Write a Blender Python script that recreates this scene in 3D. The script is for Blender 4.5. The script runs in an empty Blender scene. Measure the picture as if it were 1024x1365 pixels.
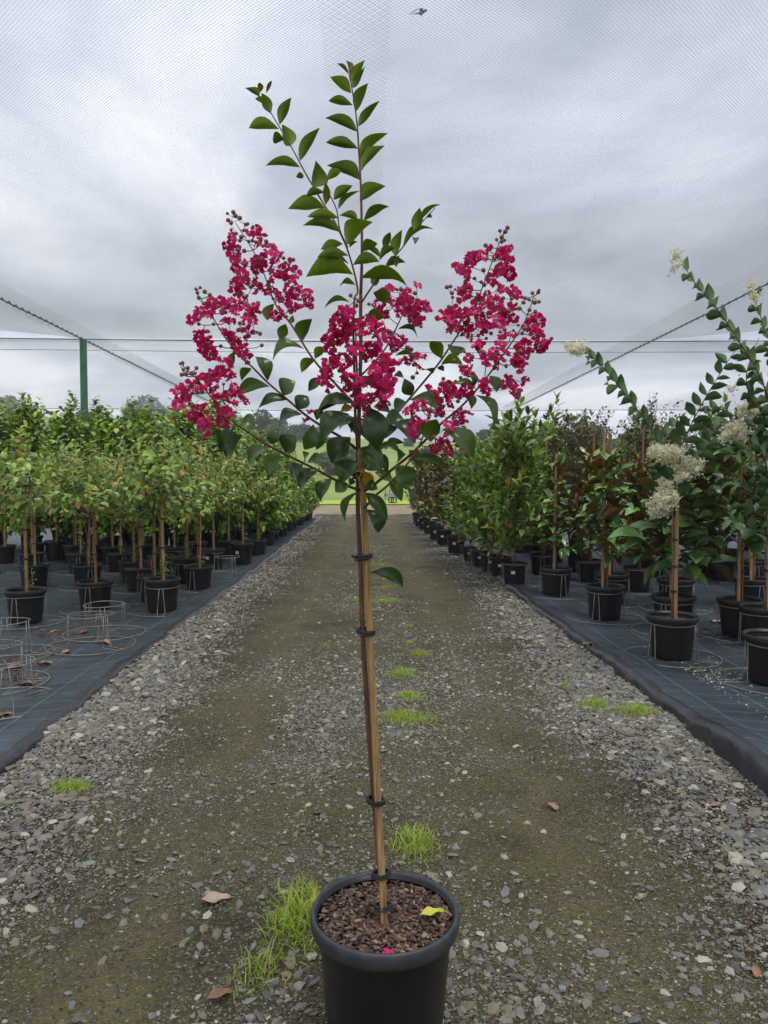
import bpy, math, random
import numpy as np
from mathutils import Vector, Matrix, Quaternion

# ------------------------------------------------------------------ camera, sky, sun, exposure
SC = bpy.context.scene
COL = SC.collection
PW, PH, FPX = 1024.0, 1365.0, 985.0          # size of the photograph and its focal length in pixels
CAM_Z = 1.25
cam_data = bpy.data.cameras.new('camera')
cam = bpy.data.objects.new('camera', cam_data)
COL.objects.link(cam)
cam_data.sensor_fit = 'VERTICAL'
cam_data.sensor_height = 36.0
cam_data.lens = FPX / PH * 36.0
cam_data.clip_start = 0.05
cam_data.clip_end = 3000
cam.location = (0, 0, CAM_Z)
cam.rotation_euler = (math.radians(90 - 2.47), 0, math.radians(-1.16))
cam_data.dof.use_dof = True
cam_data.dof.focus_distance = 1.62
cam_data.dof.aperture_fstop = 18.0
SC.camera = cam
CAM_R = cam.rotation_euler.to_matrix()

world = bpy.data.worlds.new('World')
SC.world = world
world.use_nodes = True
SUN_EL, SUN_AZ = math.radians(70), math.radians(-35)
def build_world():
    nt = world.node_tree; nt.nodes.clear(); N = nt.nodes.new; L = nt.links.new
    out = N('ShaderNodeOutputWorld'); bg = N('ShaderNodeBackground')
    sky = N('ShaderNodeTexSky'); sky.sky_type = 'NISHITA'; sky.sun_disc = False
    sky.sun_elevation = SUN_EL; sky.sun_rotation = SUN_AZ
    sky.air_density = 1.5; sky.dust_density = 3.0
    sk = N('ShaderNodeVectorMath'); sk.operation = 'SCALE'; sk.inputs[3].default_value = 0.10
    L(sky.outputs[0], sk.inputs[0])
    tc = N('ShaderNodeTexCoord'); sep = N('ShaderNodeSeparateXYZ'); L(tc.outputs['Generated'], sep.inputs[0])
    zz = N('ShaderNodeMath'); zz.operation = 'MAXIMUM'; zz.inputs[1].default_value = 0.0; L(sep.outputs[2], zz.inputs[0])
    za = N('ShaderNodeMath'); za.operation = 'ADD'; za.inputs[1].default_value = 0.16; L(zz.outputs[0], za.inputs[0])
    dx = N('ShaderNodeMath'); dx.operation = 'DIVIDE'; L(sep.outputs[0], dx.inputs[0]); L(za.outputs[0], dx.inputs[1])
    dy = N('ShaderNodeMath'); dy.operation = 'DIVIDE'; L(sep.outputs[1], dy.inputs[0]); L(za.outputs[0], dy.inputs[1])
    cb = N('ShaderNodeCombineXYZ'); L(dx.outputs[0], cb.inputs[0]); L(dy.outputs[0], cb.inputs[1])
    n1 = N('ShaderNodeTexNoise'); n1.inputs['Scale'].default_value = 1.15; n1.inputs['Detail'].default_value = 7
    n1.inputs['Roughness'].default_value = 0.52; n1.inputs['Distortion'].default_value = 0.35
    mp = N('ShaderNodeMapping'); mp.inputs['Location'].default_value = (3.4, 1.2, 0.4); L(cb.outputs[0], mp.inputs[0])
    L(mp.outputs[0], n1.inputs['Vector'])
    cr = N('ShaderNodeValToRGB'); L(n1.outputs[0], cr.inputs[0])
    e = cr.color_ramp.elements
    e[0].position = 0.34; e[0].color = (0.33, 0.37, 0.45, 1)
    e[1].position = 0.64; e[1].color = (0.97, 0.985, 1.06, 1)
    m = cr.color_ramp.elements.new(0.5); m.color = (0.62, 0.655, 0.76, 1)
    mix = N('ShaderNodeMix'); mix.data_type = 'RGBA'; mix.inputs[0].default_value = 0.94
    L(sk.outputs[0], mix.inputs[6]); L(cr.outputs[0], mix.inputs[7])
    L(mix.outputs[2], bg.inputs[0]); bg.inputs[1].default_value = 0.95
    L(bg.outputs[0], out.inputs[0])
build_world()
sun_d = bpy.data.lights.new('sun', 'SUN'); sun = bpy.data.objects.new('sun', sun_d); COL.objects.link(sun)
sun_d.energy = 1.5; sun_d.angle = math.radians(24); sun_d.color = (1.0, 0.97, 0.92)
sun.rotation_euler = (math.radians(20), 0, math.radians(35)); sun.location = (0, 0, 12)
SC.view_settings.view_transform = 'Standard'; SC.view_settings.look = 'None'
SC.view_settings.exposure = 0.56; SC.view_settings.gamma = 1.0; SC.view_settings.use_curve_mapping = False
SC.cycles.use_denoising = True
SC.cycles.max_bounces = 8; SC.cycles.transparent_max_bounces = 8
SC.cycles.diffuse_bounces = 4; SC.cycles.glossy_bounces = 2; SC.cycles.transmission_bounces = 4
SC.cycles.caustics_reflective = False; SC.cycles.caustics_refractive = False

# ------------------------------------------------------------------ helpers
RNG = random.Random(7)
NR = np.random.default_rng(7)
UP = Vector((0, 0, 1))
def ray(px, py):
    return CAM_R @ Vector(((px - PW / 2) / FPX, -(py - PH / 2) / FPX, -1.0))
def at(px, py, Y):
    r = ray(px, py); return Vector((0, 0, CAM_Z)) + r * (Y / r.y)
def gp(px, py, z=0.0):
    r = ray(px, py); return Vector((0, 0, CAM_Z)) + r * ((z - CAM_Z) / r.z)
def props(o, label=None, cat=None, group=None, kind=None):
    if label: o['label'] = label
    if cat: o['category'] = cat
    if group: o['group'] = group
    if kind: o['kind'] = kind
    return o
def empty(name, loc=(0, 0, 0), rz=0.0, label=None, cat=None, group=None):
    o = bpy.data.objects.new(name, None); COL.objects.link(o)
    o.empty_display_size = 0.1
    o.location = loc; o.rotation_euler = (0, 0, rz)
    return props(o, label, cat, group)
def add(name, me, parent=None, **kw):
    o = bpy.data.objects.new(name, me); COL.objects.link(o)
    if parent is not None: o.parent = parent
    for k, v in kw.items():
        if k == 'loc': o.location = v
        elif k == 'matrix': o.matrix_local = v
        elif k == 'rz': o.rotation_euler = (0, 0, v)
        else: o['category' if k == 'cat' else k] = v
    return o

class MB:
    """collects shapes of one mesh"""
    def __init__(s): s.v = []; s.f = []; s.m = []
    def raw(s, v, f, mi=0):
        b = len(s.v); s.v += [tuple(p) for p in v]; s.f += [tuple(i + b for i in q) for q in f]; s.m += [mi] * len(f)
    def tube(s, pts, rad, n=6, mi=0, cap=True, closed=False):
        pts = [Vector(p) for p in pts]; k = len(pts)
        if not hasattr(rad, '__len__'): rad = [rad] * k
        b = len(s.v); prev = None
        for i in range(k):
            if closed: t = pts[(i + 1) % k] - pts[i - 1]
            else: t = pts[min(i + 1, k - 1)] - pts[max(i - 1, 0)]
            if t.length < 1e-9: t = Vector((0, 0, 1))
            t.normalize()
            if prev is None:
                a = Vector((1, 0, 0)) if abs(t.x) < 0.8 else Vector((0, 1, 0))
                u = t.cross(a).normalized()
            else:
                u = (prev - t * prev.dot(t)); u = u.normalized() if u.length > 1e-6 else t.orthogonal().normalized()
            prev = u; w = t.cross(u)
            for j in range(n):
                an = 2 * math.pi * j / n
                s.v.append(tuple(pts[i] + (u * math.cos(an) + w * math.sin(an)) * rad[i]))
        for i in range(k if closed else k - 1):
            i2 = (i + 1) % k
            for j in range(n):
                j2 = (j + 1) % n
                s.f.append((b + i * n + j, b + i * n + j2, b + i2 * n + j2, b + i2 * n + j)); s.m.append(mi)
        if cap and not closed:
            s.f.append(tuple(b + j for j in range(n))[::-1]); s.m.append(mi)
            s.f.append(tuple(b + (k - 1) * n + j for j in range(n))); s.m.append(mi)
    def lathe(s, prof, n=40, mi=0, wob=None):
        b = len(s.v)
        for (r, z) in prof:
            for j in range(n):
                a = 2 * math.pi * j / n
                s.v.append((r * math.cos(a), r * math.sin(a), z))
        for i in range(len(prof) - 1):
            for j in range(n):
                j2 = (j + 1) % n
                s.f.append((b + i * n + j, b + i * n + j2, b + (i + 1) * n + j2, b + (i + 1) * n + j)); s.m.append(mi)
    def box(s, c, d, mi=0, R=None):
        c = Vector(c); q = []
        for z in (-1, 1):
            for y in (-1, 1):
                for x in (-1, 1):
                    p = Vector((x * d[0] / 2, y * d[1] / 2, z * d[2] / 2))
                    q.append(c + (R @ p if R else p))
        s.raw(q, [(0, 2, 3, 1), (4, 5, 7, 6), (0, 1, 5, 4), (2, 6, 7, 3), (0, 4, 6, 2), (1, 3, 7, 5)], mi)
    def mesh(s, name, mats, smooth=False):
        me = bpy.data.meshes.new(name); me.from_pydata(s.v, [], s.f)
        for m in (mats if isinstance(mats, (list, tuple)) else [mats]): me.materials.append(m)
        if len(me.materials) > 1: me.polygons.foreach_set('material_index', s.m)
        if smooth: me.polygons.foreach_set('use_smooth', [True] * len(me.polygons))
        me.update(); return me

def np_mesh(name, V, T, mats, mi=None, smooth=False, tint=None):
    """numpy triangles to a mesh"""
    me = bpy.data.meshes.new(name); V = np.asarray(V, np.float32); T = np.asarray(T, np.int32)
    k = T.shape[1]
    me.vertices.add(len(V)); me.vertices.foreach_set('co', V.ravel())
    me.loops.add(T.size); me.loops.foreach_set('vertex_index', T.ravel())
    me.polygons.add(len(T)); me.polygons.foreach_set('loop_start', np.arange(0, T.size, k, dtype=np.int32))
    for m in (mats if isinstance(mats, (list, tuple)) else [mats]): me.materials.append(m)
    if mi is not None: me.polygons.foreach_set('material_index', np.asarray(mi, np.int32))
    if smooth: me.polygons.foreach_set('use_smooth', np.ones(len(T), bool))
    if tint is not None:
        a = me.attributes.new('tint', 'FLOAT', 'POINT'); a.data.foreach_set('value', np.asarray(tint, np.float32))
    me.update(calc_edges=True); me.validate(); return me

def unit(a):
    return a / np.maximum(np.linalg.norm(a, axis=-1, keepdims=True), 1e-9)

LEAF_T = np.array([(0, 3, 2), (0, 2, 1), (3, 6, 5), (3, 5, 2), (2, 5, 4), (2, 4, 1), (6, 7, 5), (5, 7, 4)])
def leaf_cloud(name, P, D, Nn, L, W, mats, bulge=0.10, fold=0.10, two=False, tint=None, w1=0.95, w2=0.8):
    """many leaves, 8 triangles a face, as one mesh"""
    n = len(P); D = unit(D); Nn = unit(Nn - D * (Nn * D).sum(1, keepdims=True)); S = np.cross(D, Nn)
    L = np.broadcast_to(np.asarray(L, float), (n,))[:, None]; W = np.broadcast_to(np.asarray(W, float), (n,))[:, None]
    rows = [(0, 0, 0), (.3, -.5 * w1, 1), (.3, 0, 0), (.3, .5 * w1, 1), (.68, -.5 * w2, 1), (.68, 0, 0), (.68, .5 * w2, 1), (1, 0, 0)]
    out = np.zeros((n, 8, 3))
    for i, (t, s, e) in enumerate(rows):
        out[:, i] = P + D * L * t + S * W * s + Nn * (bulge * L * (4 * t * (1 - t) - 0.9 * t * t) + e * fold * W)
    V = out.reshape(-1, 3); T = (LEAF_T[None] + (np.arange(n) * 8)[:, None, None]).reshape(-1, 3)
    if tint is None: tint = NR.random(n)
    tv = np.repeat(tint, 8); mi = None
    if two:
        V2 = (out - Nn[:, None, :] * 0.0006).reshape(-1, 3)
        T2 = T[:, ::-1] + len(V); mi = np.r_[np.zeros(len(T)), np.ones(len(T2))]
        V = np.r_[V, V2]; T = np.r_[T, T2]; tv = np.r_[tv, tv]
    return np_mesh(name, V, T, mats, mi, True, tv)

def vnoise(x, y, seed=0):
    g = np.random.default_rng(seed).random((256, 256))
    xi = np.floor(x).astype(int); yi = np.floor(y).astype(int); fx = x - xi; fy = y - yi
    fx = fx * fx * (3 - 2 * fx); fy = fy * fy * (3 - 2 * fy)
    a = g[xi % 256, yi % 256]; b = g[(xi + 1) % 256, yi % 256]; c = g[xi % 256, (yi + 1) % 256]; d = g[(xi + 1) % 256, (yi + 1) % 256]
    return (a * (1 - fx) + b * fx) * (1 - fy) + (c * (1 - fx) + d * fx) * fy
def fbm(x, y, seed=0, o=4):
    s = 0; a = 0.5
    for i in range(o):
        s = s + a * vnoise(x * 2 ** i + 17.3 * i, y * 2 ** i + 5.1 * i, seed + i); a *= 0.5
    return s

# ------------------------------------------------------------------ materials
def lin(r, g, b):
    f = lambda c: (c / 255 / 12.92) if c / 255 <= 0.04045 else ((c / 255 + 0.055) / 1.055) ** 2.4
    return (f(r), f(g), f(b), 1)
def new_mat(name):
    m = bpy.data.materials.new(name); m.use_nodes = True; nt = m.node_tree; nt.nodes.clear()
    return m, nt, nt.nodes.new, nt.links.new
def simple(name, c1, c2=None, rough=0.6, scale=20.0, bump=0.0, bscale=None, metal=0.0, spec=0.5, stretch=None, per_object=0.0, detail=4):
    m, nt, N, L = new_mat(name)
    o = N('ShaderNodeOutputMaterial'); p = N('ShaderNodeBsdfPrincipled'); L(p.outputs[0], o.inputs[0])
    p.inputs['Roughness'].default_value = rough; p.inputs['Metallic'].default_value = metal
    p.inputs['Specular IOR Level'].default_value = spec
    tc = N('ShaderNodeTexCoord'); mp = N('ShaderNodeMapping'); L(tc.outputs['Object'], mp.inputs[0])
    if stretch: mp.inputs['Scale'].default_value = stretch
    n = N('ShaderNodeTexNoise'); n.inputs['Scale'].default_value = scale; n.inputs['Detail'].default_value = detail; L(mp.outputs[0], n.inputs['Vector'])
    cr = N('ShaderNodeMix'); cr.data_type = 'RGBA'; mr = N('ShaderNodeMapRange')
    mr.inputs[1].default_value = 0.3; mr.inputs[2].default_value = 0.7; L(n.outputs[0], mr.inputs[0]); L(mr.outputs[0], cr.inputs[0])
    cr.inputs[6].default_value = c1; cr.inputs[7].default_value = c2 or c1
    src = cr.outputs[2]
    if per_object:
        oi = N('ShaderNodeObjectInfo'); hs = N('ShaderNodeHueSaturation'); q = N('ShaderNodeMapRange')
        q.inputs[3].default_value = 1 - per_object; q.inputs[4].default_value = 1 + per_object
        L(oi.outputs['Random'], q.inputs[0]); L(q.outputs[0], hs.inputs['Value']); L(src, hs.inputs['Color']); src = hs.outputs[0]
    L(src, p.inputs['Base Color'])
    if bump:
        b = N('ShaderNodeBump'); b.inputs['Strength'].default_value = bump; b.inputs['Distance'].default_value = 0.01
        n2 = N('ShaderNodeTexNoise'); n2.inputs['Scale'].default_value = bscale or scale * 3; n2.inputs['Detail'].default_value = 5
        L(mp.outputs[0], n2.inputs['Vector']); L(n2.outputs[0], b.inputs['Height']); L(b.outputs[0], p.inputs['Normal'])
    return m
def leaf_mat(name, ca, cb, rough=0.45, trans=0.3, tcol=None, attr=True, spec=0.5, cc=None):
    """leaf with light coming through; the colour differs from leaf to leaf"""
    m, nt, N, L = new_mat(name)
    o = N('ShaderNodeOutputMaterial'); p = N('ShaderNodeBsdfPrincipled'); tr = N('ShaderNodeBsdfTranslucent'); mx = N('ShaderNodeMixShader')
    p.inputs['Roughness'].default_value = rough; p.inputs['Specular IOR Level'].default_value = spec
    if attr: a = N('ShaderNodeAttribute'); a.attribute_name = 'tint'; r = a.outputs['Fac']
    else: a = N('ShaderNodeObjectInfo'); r = a.outputs['Random']
    cr = N('ShaderNodeValToRGB'); e = cr.color_ramp.elements
    e[0].color = ca; e[0].position = 0.0; e[1].color = cb; e[1].position = 0.85 if cc else 1.0
    if cc: q = cr.color_ramp.elements.new(1.0); q.color = cc
    L(r, cr.inputs[0])
    tc = N('ShaderNodeTexCoord'); n = N('ShaderNodeTexNoise'); n.inputs['Scale'].default_value = 14.0; n.inputs['Detail'].default_value = 3
    L(tc.outputs['Object'], n.inputs['Vector'])
    hs = N('ShaderNodeHueSaturation'); mr = N('ShaderNodeMapRange'); mr.inputs[3].default_value = 0.72; mr.inputs[4].default_value = 1.3
    L(n.outputs[0], mr.inputs[0]); L(mr.outputs[0], hs.inputs['Value']); L(cr.outputs[0], hs.inputs['Color'])
    L(hs.outputs[0], p.inputs['Base Color'])
    g = N('ShaderNodeMix'); g.data_type = 'RGBA'; g.blend_type = 'MULTIPLY'; g.inputs[0].default_value = 1.0
    L(hs.outputs[0], g.inputs[6]); g.inputs[7].default_value = tcol or (1.6, 1.7, 0.8, 1); L(g.outputs[2], tr.inputs[0])
    mx.inputs[0].default_value = trans
    L(p.outputs[0], mx.inputs[1]); L(tr.outputs[0], mx.inputs[2]); L(mx.outputs[0], o.inputs[0])
    return m

M = {}
M['pot'] = simple('black_pot_plastic', lin(14, 13, 15), lin(34, 30, 29), 0.42, 7, 0.08, 60, per_object=0.2, detail=9)
M['rim'] = simple('pot_rim_plastic', lin(46, 48, 54), lin(62, 65, 72), 0.5, 30, 0.05, 80)
M['rim_dark'] = simple('dark_rim_plastic', lin(26, 26, 29), lin(38, 39, 43), 0.5, 30, 0.05, 80)
M['soil'] = simple('potting_mix', lin(48, 36, 28), lin(92, 74, 58), 0.9, 55, 0.9, 90)
M['bark'] = simple('bark_chip', lin(70, 52, 44), lin(140, 116, 100), 0.85, 60, 0.4, 120)
M['stake'] = simple('hardwood_stake', lin(124, 88, 52), lin(196, 158, 108), 0.75, 26, 0.5, 60, stretch=(7, 7, 0.35), per_object=0.15)
M['stake_dark'] = simple('red_hardwood_stake', lin(120, 76, 50), lin(156, 106, 72), 0.75, 30, 0.25, 60, stretch=(6, 6, 0.6), per_object=0.2)
M['trunk'] = simple('young_bark', lin(112, 84, 60), lin(146, 116, 84), 0.75, 40, 0.3, 80, stretch=(3, 3, 0.5))
M['twig'] = simple('red_brown_twig', lin(92, 52, 44), lin(118, 76, 60), 0.6, 60)
M['twig_green'] = simple('green_brown_stalk', lin(96, 96, 52), lin(120, 78, 60), 0.6, 60)
M['tie'] = simple('black_rubber_tie', lin(22, 20, 22), lin(34, 32, 34), 0.5, 60)
M['bud'] = simple('flower_bud', lin(112, 66, 56), lin(140, 92, 70), 0.55, 200)
M['wire'] = simple('galvanised_wire', lin(150, 150, 144), lin(120, 112, 98), 0.5, 30, metal=0.3, per_object=0.1)
M['white'] = simple('white_label', lin(225, 225, 222), lin(205, 205, 205), 0.5, 60)
M['post_green'] = simple('green_painted_post', lin(58, 104, 74), lin(72, 120, 88), 0.55, 5, 0.1)
M['post_dark'] = simple('dark_post', lin(44, 38, 42), lin(60, 54, 56), 0.7, 5, 0.1)
M['cable'] = simple('steel_cable', lin(60, 64, 66), lin(80, 84, 86), 0.5, 40)
M['dry'] = simple('dry_leaf', lin(156, 122, 92), lin(112, 78, 56), 0.7, 24, 0.2, per_object=0.35)
M['dry_pale'] = simple('pale_dry_leaf', lin(190, 166, 144), lin(160, 130, 108), 0.7, 24, 0.2)
M['dry_yellow'] = simple('yellowing_leaf', lin(206, 196, 84), lin(150, 170, 70), 0.6, 30)
M['hero_top'] = leaf_mat('crepe_leaf_upper', lin(52, 76, 40), lin(84, 108, 56), 0.26, 0.35, (2.8, 3.0, 0.7, 1), attr=False, spec=0.6)
M['hero_under'] = leaf_mat('crepe_leaf_under', lin(108, 130, 44), lin(138, 158, 60), 0.55, 0.5, (2.4, 2.4, 0.6, 1), attr=False, spec=0.3)
M['young'] = leaf_mat('young_crepe_leaf', lin(150, 128, 44), lin(120, 110, 40), 0.5, 0.4, (1.5, 1.4, 0.5, 1), attr=False)
M['yellow_leaf'] = leaf_mat('yellow_crepe_leaf', lin(216, 178, 36), lin(200, 150, 30), 0.5, 0.35, (1.3, 1.2, 0.5, 1), attr=False)
M['petal'] = leaf_mat('magenta_petal', lin(200, 14, 100), lin(238, 66, 146), 0.6, 0.4, (1.2, 0.9, 1.1, 1), attr=False, spec=0.2)
M['stamen'] = simple('stamen', lin(216, 150, 70), lin(190, 110, 60), 0.6, 80)
M['white_petal'] = leaf_mat('cream_petal', lin(250, 247, 234), lin(238, 232, 206), 0.6, 0.45, (1, 1, .95, 1), spec=0.2, cc=lin(170, 172, 110))
M['crepe_leaf'] = leaf_mat('small_crepe_leaf', lin(48, 86, 22), lin(166, 194, 92), 0.32, 0.2, cc=lin(206, 136, 84))
M['crepe_big'] = leaf_mat('large_crepe_leaf', lin(52, 84, 40), lin(100, 132, 74), 0.32, 0.2)
M['pink'] = leaf_mat('pink_petal', lin(190, 40, 100), lin(150, 60, 140), 0.6, 0.3, (1, 1, 1, 1), spec=0.2)
M['broad_leaf'] = leaf_mat('broad_green_leaf', lin(38, 74, 14), lin(144, 180, 52), 0.28, 0.18, cc=lin(186, 196, 60))
M['oblong_leaf'] = leaf_mat('oblong_leaf', lin(42, 74, 20), lin(144, 174, 78), 0.22, 0.15, cc=lin(160, 110, 50))
M['ficus_leaf'] = leaf_mat('small_dark_leaf', lin(36, 52, 26), lin(92, 104, 52), 0.30, 0.1, cc=lin(160, 120, 60))
M['mag_top'] = leaf_mat('magnolia_leaf_upper', lin(48, 80, 30), lin(134, 164, 88), 0.20, 0.08, spec=0.7, cc=lin(160, 160, 66))
M['mag_under'] = leaf_mat('magnolia_leaf_rusty_under', lin(158, 82, 34), lin(200, 122, 56), 0.75, 0.15, (1.4, 1.1, .6, 1), spec=0.2)
M['mag_top_o'] = leaf_mat('magnolia_leaf_upper_single', lin(64, 106, 44), lin(132, 172, 90), 0.20, 0.10, attr=False, spec=0.7)
M['mag_under_o'] = leaf_mat('magnolia_leaf_rusty_single', lin(104, 62, 32), lin(140, 92, 48), 0.75, 0.15, (1.4, 1.1, .6, 1), attr=False, spec=0.2)
M['white_top'] = leaf_mat('white_crepe_leaf_upper', lin(62, 94, 46), lin(92, 122, 68), 0.36, 0.25, attr=False)
M['white_under'] = leaf_mat('white_crepe_leaf_under', lin(78, 112, 62), lin(104, 136, 84), 0.55, 0.35, attr=False)
M['grass'] = leaf_mat('grass_blade', lin(116, 148, 44), lin(168, 186, 70), 0.5, 0.3, cc=lin(196, 176, 90))
M['far_leaf'] = leaf_mat('far_tree_leaf', lin(62, 78, 52), lin(98, 112, 76), 0.6, 0.25)

def stone_mat():
    m, nt, N, L = new_mat('grey_stone')
    o = N('ShaderNodeOutputMaterial'); p = N('ShaderNodeBsdfPrincipled'); L(p.outputs[0], o.inputs[0]); p.inputs['Roughness'].default_value = 0.72
    oi = N('ShaderNodeObjectInfo'); cr = N('ShaderNodeValToRGB'); L(oi.outputs['Random'], cr.inputs[0])
    e = cr.color_ramp.elements; e[0].color = lin(86, 84, 74); e[1].color = lin(194, 186, 164)
    for ps, c in ((.2, lin(110, 111, 106)), (.4, lin(132, 121, 98)), (.55, lin(118, 122, 122)), (.7, lin(140, 126, 104)), (.85, lin(132, 136, 128))):
        q = cr.color_ramp.elements.new(ps); q.color = c
    tc = N('ShaderNodeTexCoord'); n = N('ShaderNodeTexNoise'); n.inputs['Scale'].default_value = 1.4; n.inputs['Detail'].default_value = 8; n.inputs['Roughness'].default_value = .7
    L(tc.outputs['Object'], n.inputs['Vector']); hs = N('ShaderNodeHueSaturation'); mr = N('ShaderNodeMapRange'); mr.inputs[3].default_value = .45; mr.inputs[4].default_value = 1.25
    L(n.outputs[0], mr.inputs[0]); L(mr.outputs[0], hs.inputs['Value']); L(cr.outputs[0], hs.inputs['Color']); L(hs.outputs[0], p.inputs['Base Color'])
    b = N('ShaderNodeBump'); b.inputs['Strength'].default_value = .4; b.inputs['Distance'].default_value = .01; L(n.outputs[0], b.inputs['Height']); L(b.outputs[0], p.inputs['Normal'])
    return m
M['stone'] = stone_mat()

def track_mat():
    m, nt, N, L = new_mat('gravel_and_mud')
    o = N('ShaderNodeOutputMaterial'); p = N('ShaderNodeBsdfPrincipled'); L(p.outputs[0], o.inputs[0]); p.inputs['Roughness'].default_value = 0.85
    p.inputs['Specular IOR Level'].default_value = 0.3
    tc = N('ShaderNodeTexCoord')
    def noise(s, d=5, r=.55, dist=0):
        n = N('ShaderNodeTexNoise'); n.inputs['Scale'].default_value = s; n.inputs['Detail'].default_value = d; n.inputs['Roughness'].default_value = r; n.inputs['Distortion'].default_value = dist
        L(tc.outputs['Object'], n.inputs['Vector']); return n.outputs[0]
    def mixc(f, a, b, lo=0.35, hi=0.65):
        mr = N('ShaderNodeMapRange'); mr.inputs[1].default_value = lo; mr.inputs[2].default_value = hi; L(f, mr.inputs[0])
        x = N('ShaderNodeMix'); x.data_type = 'RGBA'; L(mr.outputs[0], x.inputs[0])
        for i, c in ((6, a), (7, b)):
            if isinstance(c, tuple): x.inputs[i].default_value = c
            else: L(c, x.inputs[i])
        return x.outputs[2]
    mud = mixc(noise(2.2, 6), lin(92, 85, 52), lin(138, 129, 86))
    mud = mixc(noise(9, 5), mud, lin(112, 112, 54), .48, .66)
    damp = mixc(noise(1.1, 4, .5, .6), mud, lin(66, 56, 40), .50, .70)
    wn = N('ShaderNodeTexNoise'); wn.inputs['Scale'].default_value = 40; wn.inputs['Detail'].default_value = 4; L(tc.outputs['Object'], wn.inputs['Vector'])
    wv = N('ShaderNodeVectorMath'); wv.operation = 'MULTIPLY_ADD'; L(wn.outputs['Color'], wv.inputs[0]); wv.inputs[1].default_value = (.02, .02, .02); L(tc.outputs['Object'], wv.inputs[2])
    # strips of damp dark soil beside the mats, pale compacted wheel ruts
    sx = N('ShaderNodeSeparateXYZ'); L(tc.outputs['Object'], sx.inputs[0]); ab = N('ShaderNodeMath'); ab.operation = 'ABSOLUTE'; L(sx.outputs[0], ab.inputs[0])
    ad = N('ShaderNodeMath'); ad.operation = 'MULTIPLY_ADD'; L(noise(1.6, 6, .6), ad.inputs[0]); ad.inputs[1].default_value = .9; L(ab.outputs[0], ad.inputs[2])
    rt = N('ShaderNodeMath'); rt.operation = 'PINGPONG'; L(ad.outputs[0], rt.inputs[0]); rt.inputs[1].default_value = 1.08
    damp = mixc(rt.outputs[0], damp, lin(150, 140, 98), .88, 1.25)
    damp = mixc(ad.outputs[0], damp, lin(60, 51, 37), 1.38, 1.62)
    v = N('ShaderNodeTexVoronoi'); v.inputs['Scale'].default_value = 120; L(wv.outputs[0], v.inputs['Vector'])
    sep = N('ShaderNodeSeparateColor'); L(v.outputs['Color'], sep.inputs[0])
    grit = mixc(sep.outputs[0], lin(88, 80, 60), lin(150, 140, 114), 0, 1)
    gm = N('ShaderNodeMath'); gm.operation = 'MULTIPLY'; L(sep.outputs[1], gm.inputs[0]); L(noise(3.1, 5, .6), gm.inputs[1])
    c = mixc(gm.outputs[0], damp, grit, .2, .34)
    L(c, p.inputs['Base Color'])
    b = N('ShaderNodeBump'); b.inputs['Strength'].default_value = 1.0; b.inputs['Distance'].default_value = .03
    h = N('ShaderNodeMath'); h.operation = 'SUBTRACT'; L(noise(34, 10, .75), h.inputs[0]); L(v.outputs['Distance'], h.inputs[1]); L(h.outputs[0], b.inputs['Height'])
    L(b.outputs[0], p.inputs['Normal'])
    return m
M['track'] = track_mat()

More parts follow.
